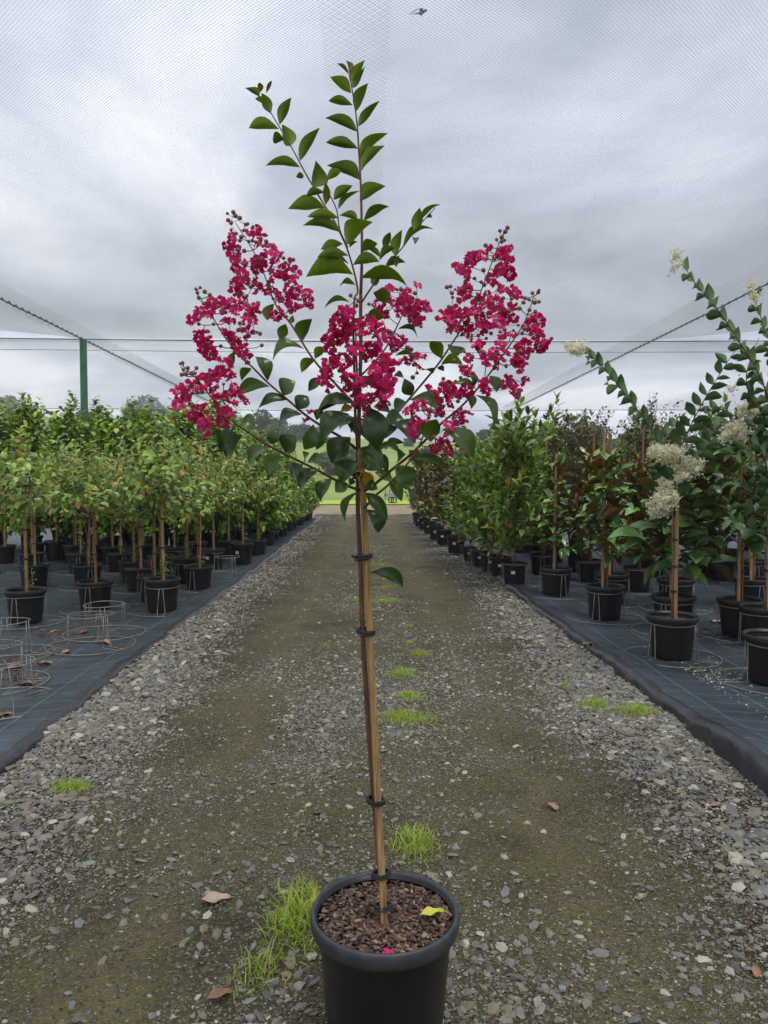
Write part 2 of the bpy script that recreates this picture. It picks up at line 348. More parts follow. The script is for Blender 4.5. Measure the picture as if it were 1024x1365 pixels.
def mat_mat():
    m, nt, N, L = new_mat('woven_weed_mat')
    o = N('ShaderNodeOutputMaterial'); p = N('ShaderNodeBsdfPrincipled'); L(p.outputs[0], o.inputs[0])
    p.inputs['Roughness'].default_value = 0.5; p.inputs['Specular IOR Level'].default_value = 0.5
    tc = N('ShaderNodeTexCoord'); sep = N('ShaderNodeSeparateXYZ')
    wob = N('ShaderNodeTexNoise'); wob.inputs['Scale'].default_value = 1.3; L(tc.outputs['Object'], wob.inputs['Vector'])
    mxv = N('ShaderNodeVectorMath'); mxv.operation = 'MULTIPLY_ADD'; L(wob.outputs['Color'], mxv.inputs[0]); mxv.inputs[1].default_value = (.03, .03, 0); L(tc.outputs['Object'], mxv.inputs[2])
    L(mxv.outputs[0], sep.inputs[0])
    def line(sock, period, width):
        a = N('ShaderNodeMath'); a.operation = 'DIVIDE'; L(sock, a.inputs[0]); a.inputs[1].default_value = period
        f = N('ShaderNodeMath'); f.operation = 'FRACT'; L(a.outputs[0], f.inputs[0])
        c = N('ShaderNodeMath'); c.operation = 'LESS_THAN'; L(f.outputs[0], c.inputs[0]); c.inputs[1].default_value = width / period; return c.outputs[0]
    mxm = N('ShaderNodeMath'); mxm.operation = 'MAXIMUM'; L(line(sep.outputs[0], .3, .0038), mxm.inputs[0]); L(line(sep.outputs[1], .15, .0028), mxm.inputs[1])
    n = N('ShaderNodeTexNoise'); n.inputs['Scale'].default_value = 2.5; n.inputs['Detail'].default_value = 8; n.inputs['Roughness'].default_value = .65; L(tc.outputs['Object'], n.inputs['Vector'])
    c0 = N('ShaderNodeMix'); c0.data_type = 'RGBA'; mr = N('ShaderNodeMapRange'); mr.inputs[1].default_value = .35; mr.inputs[2].default_value = .7; L(n.outputs[0], mr.inputs[0]); L(mr.outputs[0], c0.inputs[0])
    c0.inputs[6].default_value = lin(38, 44, 51); c0.inputs[7].default_value = lin(66, 74, 85)
    c1 = N('ShaderNodeMix'); c1.data_type = 'RGBA'; L(mxm.outputs[0], c1.inputs[0]); L(c0.outputs[2], c1.inputs[6]); c1.inputs[7].default_value = lin(80, 150, 152)
    L(c1.outputs[2], p.inputs['Base Color'])
    w = N('ShaderNodeTexWave'); w.inputs['Scale'].default_value = 120; w.inputs['Distortion'].default_value = 1; L(tc.outputs['Object'], w.inputs['Vector'])
    b = N('ShaderNodeBump'); b.inputs['Strength'].default_value = .25; b.inputs['Distance'].default_value = .004; L(w.outputs[0], b.inputs['Height'])
    b2 = N('ShaderNodeBump'); b2.inputs['Strength'].default_value = .35; b2.inputs['Distance'].default_value = .02; L(n.outputs[0], b2.inputs['Height']); L(b.outputs[0], b2.inputs['Normal']); L(b2.outputs[0], p.inputs['Normal'])
    return m
M['mat'] = mat_mat()
M['matdark'] = simple('mat_fold_plastic', lin(34, 32, 36), lin(52, 54, 60), 0.38, 12, 0.4, 30)
M['field'] = simple('pasture_grass', lin(112, 134, 62), lin(146, 160, 84), 0.95, 0.12, 0.5, 3, detail=9, spec=.2)
M['verge'] = simple('bright_mown_grass', lin(150, 172, 60), lin(170, 186, 74), 0.95, 1.2, 0.5, 6, detail=6, spec=.2)
M['dirt'] = simple('dirt_road', lin(128, 114, 88), lin(154, 142, 116), 0.95, 1.2, 0.6, 20, detail=9, spec=.2)
def net_mat():
    m, nt, N, L = new_mat('white_net_thread')
    o = N('ShaderNodeOutputMaterial'); d = N('ShaderNodeBsdfDiffuse'); t = N('ShaderNodeBsdfTranslucent'); x = N('ShaderNodeMixShader')
    for k in (d, t): k.inputs[0].default_value = (.62, .65, .66, 1)
    x.inputs[0].default_value = .42; L(d.outputs[0], x.inputs[1]); L(t.outputs[0], x.inputs[2]); L(x.outputs[0], o.inputs[0]); return m
M['net'] = net_mat()

# ------------------------------------------------------------------ setting: ground, roads, track, mats
def terrain(x, y):
    d = np.clip((y - 46) / 60, 0, None)
    s = np.minimum(d, 1) ** 1.5 * 4.2 + np.clip(d - 1, 0, 1.0) * 4.6
    fall = np.clip((y - 190) / 200, 0, 1)
    h = s * (1.25 + 0.35 * np.clip(-x / 60, -1, 1.2)) + (fbm(x / 40, y / 40, 5) - .45) * np.clip((y - 50) / 50, 0, 1) * 3.0
    return -0.04 + np.maximum(h, 0) * (1 - .3 * fall)
def grid(name, xs, ys, zf, mat, **kw):
    X, Y = np.meshgrid(xs, ys); Z = zf(X, Y); nx, ny = len(xs), len(ys)
    V = np.c_[X.ravel(), Y.ravel(), Z.ravel()]; i = np.arange(ny - 1)[:, None] * nx + np.arange(nx - 1)[None]
    i = i.ravel(); F = np.c_[i, i + 1, i + 1 + nx, i + nx]
    return add(name, np_mesh(name, V, F, mat, None, True), None, **kw)
ys = np.r_[np.linspace(-300, -10, 20), np.linspace(-8, 45, 28), np.linspace(47, 250, 90), np.linspace(260, 1500, 30)]
xs = np.r_[np.linspace(-1500, -210, 20), np.linspace(-200, 200, 101), np.linspace(210, 1500, 20)]
grid('ground', xs, ys, terrain, M['field'], kind='structure')
grid('dirt_road', np.linspace(-60, 60, 61), np.linspace(25.4, 37.5, 14), lambda x, y: -0.02 + .02 * fbm(x / 2, y / 2, 9), M['dirt'], kind='structure')
grid('grass_verge', np.linspace(-60, 60, 31), np.linspace(37.4, 45.5, 8), lambda x, y: .005 + .06 * fbm(x, y, 11), M['verge'], kind='structure')
def track_z(x, y):
    rut = np.exp(-((np.abs(x) - .72) / .26) ** 2)
    return 0.012 * (fbm(x * 2.2, y * 2.2, 21) - .45) * 2 - .018 * rut + .01 + .012 * (fbm(x * 9, y * 9, 23) - .45)
ty = np.r_[np.arange(-3, 1.2, .3), np.arange(1.2, 6, .035), np.arange(6, 12, .12), np.arange(12, 27.1, .5)]
track = grid('gravel_track', np.linspace(-1.9, 1.9, 100), ty, track_z, M['track'], kind='structure')
def tz(x, y): return float(track_z(np.array([x]), np.array([y]))[0])

LZ, RZ = 0.012, 0.05                         # height of the two weed mats
def edge_x(side, y):
    return 1.575 + .03 * (vnoise(y * 1.3, y * 0 + side * 3.3, 31) - .5) + .05 * (vnoise(y * .45, y * 0 + side, 33) - .5)
def edge_h(side, y):
    n = vnoise(y * 1.9, y * 0 + side * 7, 35)
    if side > 0: return RZ + .008 + .040 * np.clip((5.2 - y) / 1.6, 0, 1) * (.5 + .7 * n) + .028 * n
    return LZ + .012 + .030 * n
def mat_mesh(side):
    y = np.r_[np.arange(-2, 8, .05), np.arange(8, 25.2, .25)]
    z0 = RZ if side > 0 else LZ
    us = np.r_[[-.03, -.006, 0.0, .012, .03, .06, .10, .16, .24, .36], np.arange(.6, 12.1, .6)]
    ex = edge_x(side, y); eh = edge_h(side, y); V = []
    for k, u in enumerate(us):
        prof = [-.05, -.01, .45, .8, .96, 1.0]
        if k < 6: z = eh * prof[k] if k > 1 else np.full_like(y, prof[k])
        else: q = np.clip((.36 - u) / .30, 0, 1); q = q * q * (3 - 2 * q); z = z0 + (eh - z0) * q + (.006 * (vnoise(y * 4, y * 0 + k, 37) - .5) if u < .3 else 0)
        wr = (.040 * (vnoise(y * 3.5, y * 0 + 5, 39) - .5) + .026 * (vnoise(y * 11, y * 0 + k * .8, 40) - .5)) * (1 if u < .2 else 0)
        V.append(np.c_[side * (ex + u + wr), y, np.broadcast_to(z, y.shape)])
    V = np.array(V); nu, ny = len(us), len(y); V = V.reshape(-1, 3)
    i = (np.arange(nu - 1)[:, None] * ny + np.arange(ny - 1)[None]).ravel()
    F = np.c_[i, i + ny, i + ny + 1, i + 1]
    if side > 0: F = F
    else: F = F[:, ::-1]
    mi = np.repeat(np.array([1 if u < .05 else 0 for u in us[:-1]]), ny - 1)
    return np_mesh('weed_mat', V, F, [M['mat'], M['matdark']], mi, True)
add('weed_mat', mat_mesh(-1), kind='structure')
add('weed_mat', mat_mesh(1), kind='structure')

# ------------------------------------------------------------------ gravel
def stone_mesh(seed, n=10):
    r = random.Random(seed); import bmesh
    bm = bmesh.new(); bmesh.ops.create_icosphere(bm, subdivisions=1, radius=1.0)
    ax = [Vector((r.gauss(0, 1), r.gauss(0, 1), r.gauss(0, 1))).normalized() for _ in range(5)]
    cut = [r.uniform(.5, .85) for _ in ax]
    for v in bm.verts:
        for a, c in zip(ax, cut):
            d = v.co.dot(a)
            if d > c: v.co -= a * (d - c)
        v.co *= r.uniform(.88, 1.1)
        v.co.z *= .55; v.co.x *= 1.15
    me = bpy.data.meshes.new('stone'); bm.to_mesh(me); bm.free(); me.materials.append(M['stone']); return me
STONES = [stone_mesh(100 + i) for i in range(8)]
def dens(x, y):
    a = np.abs(x); e = np.clip((a - .95) / .4, 0, 1); c = np.exp(-(x / .38) ** 2)
    n = fbm(x * 1.1 + 3, y * 1.1, 51); n2 = fbm(x * 3.1, y * 3.1, 57)
    rut = np.exp(-((a - .70) / .30) ** 2)
    left = np.where((x < -.15) & (y < 4.2), .25, 0)
    return np.clip(.40 + .70 * e + .22 * c + left + 1.9 * (n - .47) + 1.3 * (n2 - .47) - .40 * rut, .07, 1)
def scatter(n, y0, y1, smin, smax, seed, power=2.4, ymode=1.0):
    g = np.random.default_rng(seed); x = g.uniform(-1.6, 1.6, n)
    u = g.random(n); y = y0 * (y1 / y0) ** u
    keep = g.random(n) < dens(x, y); x = x[keep]; y = y[keep]
    s = smin * (smax / smin) ** (g.random(len(x)) ** power)
    s *= .75 + .6 * np.clip((np.abs(x) - .9) / .5, 0, 1)
    return x, y, s
bx, by, bs = [np.concatenate(t) for t in zip(scatter(30000, 1.25, 6.5, .0055, .027, 61, 2.6), scatter(26000, 3.5, 15, .009, .026, 62, 2.2), scatter(9000, 13, 25.3, .013, .026, 66, 2.0))]
gx, gy, gs = [np.concatenate(t) for t in zip(scatter(90000, 1.25, 4.5, .0028, .0075, 63, 1.6), scatter(60000, 3.0, 14, .0050, .011, 64, 1.5))]
order = np.argsort(-(bs / by)); big = order[:290]; rest = order[290:]
# a band of large loose stones along both mat edges
for k, i in enumerate(big):
    s = float(bs[i]); o = add('stone', STONES[k % 8], track)
    x, y = float(bx[i]), float(by[i]); o.location = (x, y, tz(x, y) + s * .16)
    o.rotation_euler = (RNG.uniform(-.3, .3), RNG.uniform(-.3, .3), RNG.uniform(0, 6.28)); o.scale = (s * RNG.uniform(.8, 1.2), s * RNG.uniform(.7, 1), s * RNG.uniform(.7, 1.1))
sc_col = bpy.data.collections.new('stone_shapes')
for me in STONES:
    sc_col.objects.link(bpy.data.objects.new('stone_shape', me))
def gravel_object(name, x, y, s, seed, sink):
    g = np.random.default_rng(seed); n = len(x); z = track_z(x, y) + s * sink
    me = bpy.data.meshes.new(name); me.vertices.add(n); me.vertices.foreach_set('co', np.c_[x, y, z].astype(np.float32).ravel())
    a = me.attributes.new('rot', 'FLOAT_VECTOR', 'POINT'); a.data.foreach_set('vector', np.c_[g.uniform(-.35, .35, n), g.uniform(-.35, .35, n), g.uniform(0, 6.28, n)].astype(np.float32).ravel())
    a = me.attributes.new('scl', 'FLOAT_VECTOR', 'POINT'); a.data.foreach_set('vector', (np.c_[g.uniform(.8, 1.3, n), g.uniform(.65, 1, n), g.uniform(.6, 1.1, n)] * s[:, None]).astype(np.float32).ravel())
    me.materials.append(M['stone'])
    o = add(name, me); ng = bpy.data.node_groups.new(name, 'GeometryNodeTree'); N = ng.nodes.new; L = ng.links.new
    ng.interface.new_socket('Geometry', in_out='INPUT', socket_type='NodeSocketGeometry'); ng.interface.new_socket('Geometry', in_out='OUTPUT', socket_type='NodeSocketGeometry')
    gi = N('NodeGroupInput'); go = N('NodeGroupOutput'); iop = N('GeometryNodeInstanceOnPoints'); ci = N('GeometryNodeCollectionInfo')
    ci.inputs[0].default_value = sc_col; ci.inputs[1].default_value = True; ci.inputs[2].default_value = True
    ar = N('GeometryNodeInputNamedAttribute'); ar.data_type = 'FLOAT_VECTOR'; ar.inputs[0].default_value = 'rot'
    asn = N('GeometryNodeInputNamedAttribute'); asn.data_type = 'FLOAT_VECTOR'; asn.inputs[0].default_value = 'scl'
    er = N('FunctionNodeEulerToRotation'); L(ar.outputs[0], er.inputs[0])
    L(gi.outputs[0], iop.inputs['Points']); L(ci.outputs[0], iop.inputs['Instance']); iop.inputs['Pick Instance'].default_value = True
    L(er.outputs[0], iop.inputs['Rotation']); L(asn.outputs[0], iop.inputs['Scale']); L(iop.outputs[0], go.inputs[0])
    md = o.modifiers.new('scatter', 'NODES'); md.node_group = ng
    return o
props(gravel_object('gravel', bx[rest], by[rest], bs[rest], 71, .12), 'loose grey and tan gravel spread over the track', 'gravel', kind='stuff')
props(gravel_object('grit', gx, gy, gs, 72, .25), 'fine grey grit between the gravel stones on the track', 'grit', kind='stuff')

# ------------------------------------------------------------------ net roof, posts, cables
NETZ = 4.0; CX = 5.55
def net_z(x, y):
    sag = -.16 * np.sin(np.clip((x + CX) / (2 * CX), 0, 1) * np.pi) * np.sin(np.clip((y + 6) / 20.6, 0, 1) * np.pi)
    out = np.abs(x) > CX
    sag = np.where(out, .35 * np.sin(np.clip((np.abs(x) - CX) / 11, 0, 1) * np.pi), sag)
    rip = .02 * (fbm(x * .8, y * .5, 81) - .5)
    return NETZ + sag + rip
def net2_z(x, y):
    t = np.clip((y - 14.7) / 14.4, 0, 1)
    return NETZ + .5 * np.sin(np.pi * t ** .75) ** 1.1 * (1 - .3 * t) + .02 * (fbm(x * .8, y * .5, 82) - .5) + np.where(np.abs(x) > CX, .3, 0) * 0
def net_mesh(name, x0, x1, y0, y1, sp, w, zf, seg):
    V = []; F = []; nb = 0; r2 = math.sqrt(2)
    for sgn in (1, -1):
        cs = np.arange((x0 - sgn * y1 if sgn > 0 else x0 + y0), (x1 - sgn * y0 if sgn > 0 else x1 + y1), sp * r2)   # lines x - sgn*y = c
        for c in cs:
            # parameter y ; x = c + sgn*y
            ya, yb = ((x0 - c), (x1 - c)) if sgn > 0 else ((c - x1), (c - x0))
            ya = max(ya, y0); yb = min(yb, y1)
            if yb - ya < .02: continue
            k = max(2, int((yb - ya) / seg) + 1); y = np.linspace(ya, yb, k); x = c + sgn * y; z = zf(x, y)
            nx, ny = 1 / r2 * w / 2, -sgn / r2 * w / 2
            A = np.c_[x - nx, y - ny, z]; B = np.c_[x + nx, y + ny, z]; C = np.c_[x, y, z - w * 1.1]
            V.append(np.stack([A, C, B], 1).reshape(-1, 3)); i = nb + np.arange(k - 1) * 3
            F.append(np.c_[i, i + 1, i + 4, i + 3]); F.append(np.c_[i + 1, i + 2, i + 5, i + 4]); nb += 3 * k
    return np_mesh(name, np.concatenate(V), np.concatenate(F), M['net'])
NETS = [('narrow doubled net seam running overhead along the track', -.28, .12, 3.4, 12, .040, .0010, lambda x, y: net_z(x, y) + .05, .6),
        ('white hail net panel stretched overhead above the gravel track', -CX, CX, 3.4, 9.2, .020, .0014, net_z, .6),
        ('white hail net panel between the track roof and the first cross cable', -CX, CX, 9.2, 14.6, .024, .0016, net_z, .6),
        ('white hail net panel over the left rows beside the cable', -16, -CX, 4, 14.6, .045, .0026, net_z, .9),
        ('white hail net panel over the right rows beside the cable', CX, 16, 4, 14.6, .045, .0026, net_z, .9),
        ('white hail net panel beyond the first cross cable reaching the dark post', -16, 16, 14.7, 29.1, .05, .0017, net2_z, .9)]
for lab, x0, x1, y0, y1, sp, w, zf, seg in NETS:
    props(add('hail_net', net_mesh('hail_net', x0, x1, y0, y1, sp, w, zf, seg)), lab, 'net')
for lab, x0, x1, y0, y1 in (('white hail net panel overhead behind the viewer', -16, 16, -8, 3.4),):
    props(add('hail_net', net_mesh('hail_net', x0, x1, y0, y1, .08, .0060, net_z, 1.2)), lab, 'net')
for s in (-1, 1):
    side = 'left' if s < 0 else 'right'
    props(add('hem_net', net_mesh('hem_net', s * CX - .42, s * CX + .30, 4, 29, .040, .0013, lambda x, y: np.full_like(x, NETZ + .03) + .12 * np.abs(np.abs(x) - CX), .6)),
          'doubled net hem laced along the long cable on the %s of the track' % side, 'net')
    mb = MB(); yy = np.arange(-8, 29.3, .9); mb.tube([(s * CX, y, NETZ - .02 + .006 * math.sin(y * 3)) for y in yy], .011, 5)
    c = props(add('long_cable', mb.mesh('long_cable', M['cable'])), 'dark steel cable carrying the net along the %s of the track' % side, 'cable')
    mb = MB()
    for y in np.arange(3, 29, .22): mb.tube([(s * CX - .015, y, NETZ - .045), (s * CX + .01, y + .05, NETZ + .01), (s * CX, y + .11, NETZ - .03)], .009, 4)
    props(add('lacing', mb.mesh('lacing', M['cable']), c), kind='stuff')
for y, z, r, lab in ((14.6, NETZ - .01, .010, 'cross cable under the net at the green post'), (17.2, NETZ + .22, .006, 'thin cross wire just beyond the green post'), (29.1, NETZ - .01, .012, 'cross cable under the net at the dark post')):
    mb = MB(); mb.tube([(x, y, z - .03 * math.cos(x / 4)) for x in np.arange(-16, 16.1, 1)], r, 5)
    props(add('cross_cable', mb.mesh('cross_cable', M['cable'])), lab, 'cable')
def post(x, y, r, mat, lab, h=NETZ - .03):
    t = empty('net_post', (x, y, 0), 0, lab, 'post')
    mb = MB(); mb.lathe([(r * 1.02, -.05), (r, 1.5), (r * .96, h)], 14); mb.lathe([(r * .96, h), (.001, h + .01)], 14)
    add('pole', mb.mesh('pole', mat, True), t)
    mb = MB(); mb.tube([(.0, -r * 1.1, h - .15), (0, -r * .6, h + .02), (0, r * .6, h + .02), (0, r * 1.1, h - .15)], .012, 5); add('cable_saddle', mb.mesh('cable_saddle', M['cable']), t)
post(-CX, 14.6, .07, M['post_green'], 'green painted round net post rising behind the green rows')
post(CX, 29.1, .11, M['post_dark'], 'dark round net post behind the bushy shrubs')
post(-CX, 29.1, .11, M['post_dark'], 'far dark net post behind the tall green hedge plants')
# ------------------------------------------------------------------ pots, stands, leaves
def pot_meshes(R, H, rim_mat):
    k = R / .165
    b = MB(); b.lathe([(.001, .004), (R * .74, .004), (R * .765, .02), (R * .895, H - .030), (R * .925, H - .004), (R * .915, H - .004), (R * .905, H - .04), (R * .72, .03), (.001, .03)], 40)
    r = MB(); r.lathe([(R * .90, H - .038), (R * .975, H - .036), (R * .995, H - .028), (R, H - .012), (R * .992, H - .003), (R * .975, H + .001), (R * .945, H - .001), (R * .92, H - .008), (R * .912, H - .03)], 48)
    return b.mesh('pot', M['pot'], True), r.mesh('rim', rim_mat, True)
def soil_mesh(R, H, seed, drop=.035):
    g = np.random.default_rng(seed); mb = MB(); n = 24
    mb.v.append((0, 0, H - drop + .006))
    for i, r in enumerate((.33, .66, .95)):
        for j in range(n):
            a = 2 * math.pi * j / n; mb.v.append((R * .93 * r * math.cos(a), R * .93 * r * math.sin(a), H - drop + g.uniform(-.006, .006) - .004 * i))
    for j in range(n): mb.f.append((0, 1 + j, 1 + (j + 1) % n))
    for i in range(2):
        for j in range(n):
            a = 1 + i * n + j; b = 1 + i * n + (j + 1) % n; mb.f.append((a, a + n, b + n, b))
    mb.m = [0] * len(mb.f); return mb.mesh('soil', M['soil'], True)
POT = pot_meshes(.17, .29, M['rim_dark']); SOIL = [soil_mesh(.17, .29, i) for i in range(3)]
mb = MB(); mb.box((0, 0, 0), (.05, .0015, .04)); LABEL = mb.mesh('plant_label', M['white'])
def put_pot(t, label=False, k=0, ang=None):
    p = add('pot', POT[0], t); add('rim', POT[1], p); add('soil', SOIL[k % 3], t)
    if label:
        a = ang if ang is not None else -1.9
        l = add('plant_label', LABEL, p); l.location = (math.cos(a) * .1475, math.sin(a) * .1475, .17); l.rotation_euler = (.12, 0, a + math.pi / 2)
def stake_mesh(h, w, seed, mat=None):
    r = random.Random(seed); mb = MB(); x, y = r.uniform(-.012, .012), r.uniform(-.012, .012)
    for z0, z1 in ((0, h * .5), (h * .5, h)): pass
    q = []
    for t in (0, .5, 1):
        for sx, sy in ((-1, -1), (1, -1), (1, 1), (-1, 1)): q.append((sx * w / 2 + x * t, sy * w / 2 + y * t, .02 + (h - .02) * t))
    f = [(3, 2, 1, 0), (8, 9, 10, 11)]
    for i in (0, 4):
        for j in range(4): f.append((i + j, i + (j + 1) % 4, i + 4 + (j + 1) % 4, i + 4 + j))
    mb.raw(q, f); return mb.mesh('stake', mat or M['stake'])
def tie_mesh(r, tw=.004):
    mb = MB()
    for dz in (-tw, tw * .9): mb.tube([(r * math.cos(a) * 1.25, r * math.sin(a), dz + .3 * tw * math.sin(3 * a)) for a in np.linspace(0, 2 * math.pi, 13)[:-1]], tw * 1.1, 5, closed=True)
    mb.tube([(r * 1.2, 0, 0), (r * 1.9, -.004, .006)], tw * .7, 4)
    return mb.mesh('tree_tie', M['tie'])
def ring(r, z, rad, n=48, gap=0.0, seed=0, n2=5):
    q = random.Random(seed); mb = MB(); e = q.uniform(.97, 1.03)
    mb.tube([(r * e * math.cos(a), r / e * math.sin(a), z + .003 * math.sin(2 * a + seed)) for a in np.linspace(0, 2 * math.pi, n + 1)[:-1]], rad, n2, closed=True); return mb
SR = []
for s in range(3):
    top = ring(.158, .235, .0034, 40, seed=s).mesh('top_ring', M['wire'], True); base = ring(.315, .006, .0038, 56, seed=s + 5).mesh('base_ring', M['wire'], True); legs = []
    for a in (0.35, 2.45, 4.55):
        mb = MB()
        for d in (-.10, .10):
            c0, s0 = math.cos(a + d), math.sin(a + d)
            mb.tube([(c0 * .158, s0 * .158, .236), (math.cos(a + d * 1.6) * .161, math.sin(a + d * 1.6) * .161, .12), (math.cos(a + d * 2.1) * .168, math.sin(a + d * 2.1) * .168, .010), (math.cos(a + d * 1.2) * .22, math.sin(a + d * 1.2) * .22, .006), (math.cos(a + d * .8) * .312, math.sin(a + d * .8) * .312, .006)], .0028, 5)
        legs.append(mb.mesh('leg', M['wire'], True))
    SR.append((top, base, legs))
def stand(x, y, z, rz, lab, grp, k=0, sc=1.0, tilt=0):
    t = empty('wire_pot_stand', (x, y, z + (.06 * abs(tilt))), rz, lab, 'wire stand', grp); t.scale = (sc, sc, sc); t.rotation_euler = (tilt, 0, rz)
    top, base, legs = SR[k % 3]; add('top_ring', top, t); add('base_ring', base, t)
    for l in legs: add('leg', l, t)

M['mag_green_o'] = leaf_mat('magnolia_leaf_pale_single', lin(96, 104, 52), lin(120, 124, 66), 0.6, 0.12, attr=False, spec=0.3)
# one broad leaf, x along its midrib from 0 to 1, upper and lower skin of their own colour
def leaf_object_mesh(name, mats, bulge, fold, twist, tipd, seed, shape=.55, rows=9, cols=5):
    r = random.Random(seed); V = []; F = []; mi = []
    def prof(t): return math.sin(math.pi * t ** (.84 + .25 * (1 - shape))) ** .92 * 1.0
    for layer in (0, 1):
        for i in range(rows):
            t = i / (rows - 1); w = max(prof(t), .02 if i else .05)
            if i == rows - 1: w = .015
            for j in range(cols):
                u = (j / (cols - 1) - .5); a = twist * t
                z = bulge * 4 * t * (1 - t) - tipd * t ** 3 + tipd * t + fold * abs(u) * w * 1.2 + .012 * math.sin(t * 13 + seed + (2 if u > 0 else 0)) * abs(u) * 2
                y = u * w; z2 = z * 1.0
                V.append((t, y * math.cos(a), z2 + y * math.sin(a) - layer * .006))
        b = layer * rows * cols
        for i in range(rows - 1):
            for j in range(cols - 1):
                q = (b + i * cols + j, b + (i + 1) * cols + j, b + (i + 1) * cols + j + 1, b + i * cols + j + 1)
                F.append(q if layer == 0 else q[::-1]); mi.append(layer)
    me = bpy.data.meshes.new(name); me.from_pydata(V, [], F)
    for m in mats: me.materials.append(m)
    me.polygons.foreach_set('material_index', mi); me.polygons.foreach_set('use_smooth', [True] * len(F)); me.update(); return me
def leaf_matrix(B, T, W, Nn):
    D = T - B; L = D.length; D = D / L; Nn = Nn - D * Nn.dot(D)
    if Nn.length < 1e-4: Nn = D.orthogonal()
    Nn.normalize(); S = Nn.cross(D)
    m = Matrix.Identity(4)
    for i in range(3): m[i][0] = D[i] * L; m[i][1] = S[i] * W; m[i][2] = Nn[i] * L; m[i][3] = B[i]
    return m
HL = [leaf_object_mesh('leaf', [M['hero_top'], M['hero_under']], b, f, tw, td, i, sh) for i, (b, f, tw, td, sh) in enumerate(
    [(.15, .25, .1, .0, .5), (.20, .30, -.2, .1, .4), (.25, .22, .25, .12, .5), (.12, .35, -.1, .05, .6), (.18, .15, .35, .15, .45)])]
HLY = [leaf_object_mesh('leaf', [M['young'], M['young']], .10, .3, .1, .0, 9, .6)]
HLG = [leaf_object_mesh('leaf', [M['yellow_leaf'], M['yellow_leaf']], .08, .2, .1, .0, 8, .6)]
MG = [leaf_object_mesh('leaf', [M['mag_top_o'], M['mag_green_o']], b, f, tw, td, i + 40, .75) for i, (b, f, tw, td) in enumerate([(.06, .18, .1, .0), (.10, .25, -.2, .05), (.03, .3, .2, .0)])]
ML = [leaf_object_mesh('leaf', [M['mag_top_o'], M['mag_under_o']], b, f, tw, td, i + 20, .75) for i, (b, f, tw, td) in enumerate([(.06, .18, .1, .0), (.10, .25, -.2, .05), (.03, .3, .2, .0)])]
WL = [leaf_object_mesh('leaf', [M['white_top'], M['white_under']], b, f, tw, td, i + 30, .6) for i, (b, f, tw, td) in enumerate([(.08, .2, .1, .0), (.13, .25, -.2, .08), (.05, .3, .2, .0)])]

# ------------------------------------------------------------------ the crepe myrtle in front
HY = 1.6
PC = gp(514, 1231, .30); PC = Vector((PC.x, HY, 0))
hero = empty('potted_tree', (PC.x, PC.y, 0), 0, 'tall staked potted tree with magenta flower clusters standing on the gravel track', 'potted tree')
def H(px, py, dy=0.0):                      # a point of the tree, relative to its base
    return at(px, py, HY + dy) - hero.location
hp, hr = pot_meshes(.165, .30, M['rim'])
p = add('pot', hp, hero); add('rim', hr, p)
add('soil', soil_mesh(.165, .30, 5, .024), hero)
# bark chips
def chips():
    g = np.random.default_rng(3); n = 1700; r = .147 * np.sqrt(g.random(n)); a = g.uniform(0, 6.283, n)
    base = np.array([(-1, -1, -1), (1, -.8, -1), (.9, 1, -1), (-.8, .9, -1), (-.8, -.9, 1), (.9, -.7, 1), (.7, .8, 1), (-.9, .8, 1)]) / 2
    F0 = np.array([(0, 3, 2, 1), (4, 5, 6, 7), (0, 1, 5, 4), (1, 2, 6, 5), (2, 3, 7, 6), (3, 0, 4, 7)])
    S = np.c_[g.uniform(.006, .018, n), g.uniform(.004, .010, n), g.uniform(.002, .005, n)]
    V = base[None] * S[:, None] * (1 + g.uniform(-.25, .25, (n, 8, 3)))
    rz = g.uniform(0, 6.28, n); rx = g.uniform(-.55, .55, n)
    c, s = np.cos(rx)[:, None], np.sin(rx)[:, None]; y, z = V[..., 1] * c - V[..., 2] * s, V[..., 1] * s + V[..., 2] * c; V[..., 1] = y; V[..., 2] = z
    c, s = np.cos(rz)[:, None], np.sin(rz)[:, None]; x, y = V[..., 0] * c - V[..., 1] * s, V[..., 0] * s + V[..., 1] * c; V[..., 0] = x; V[..., 1] = y
    V += np.c_[r * np.cos(a), r * np.sin(a), .277 + g.uniform(-.004, .006, n)][:, None]
    F = (F0[None] + (np.arange(n) * 8)[:, None, None]).reshape(-1, 4)
    return np_mesh('bark_mulch', V.reshape(-1, 3), F, M['bark_var'], None, False, np.repeat(g.random(n), 8))
M['bark_var'] = leaf_mat('bark_chip_mix', lin(52, 38, 32), lin(118, 96, 84), 0.8, 0.0, spec=.3, cc=lin(164, 140, 110))
props(add('bark_mulch', chips(), hero), kind='stuff')
# stake
sb, st = H(513, 1258, -.02), H(481, 598, -.01)
def square_bar(a, b, w0, w1, seg=8, seed=1):
    mb = MB(); r = random.Random(seed); d = (b - a).normalized(); u = Vector((1, .25, 0)); u = (u - d * u.dot(d)).normalized(); w = d.cross(u); q = []; f = []
    for i in range(seg + 1):
        t = i / seg; c = a.lerp(b, t) + u * r.uniform(-.001, .001); h = (w0 + (w1 - w0) * t) / 2
        for sx, sy in ((-1, -1), (1, -1), (1, 1), (-1, 1)): q.append(c + u * sx * h + w * sy * h)
    for i in range(seg):
        for j in range(4): f.append((i * 4 + j, i * 4 + (j + 1) % 4, i * 4 + 4 + (j + 1) % 4, i * 4 + 4 + j))
    f += [(3, 2, 1, 0), tuple(seg * 4 + j for j in range(4))]; mb.raw(q, f); return mb
sb2 = sb - (st - sb).normalized() * .05
add('stake', square_bar(sb2, st, .0135, .0115).mesh('stake', M['stake']), hero)
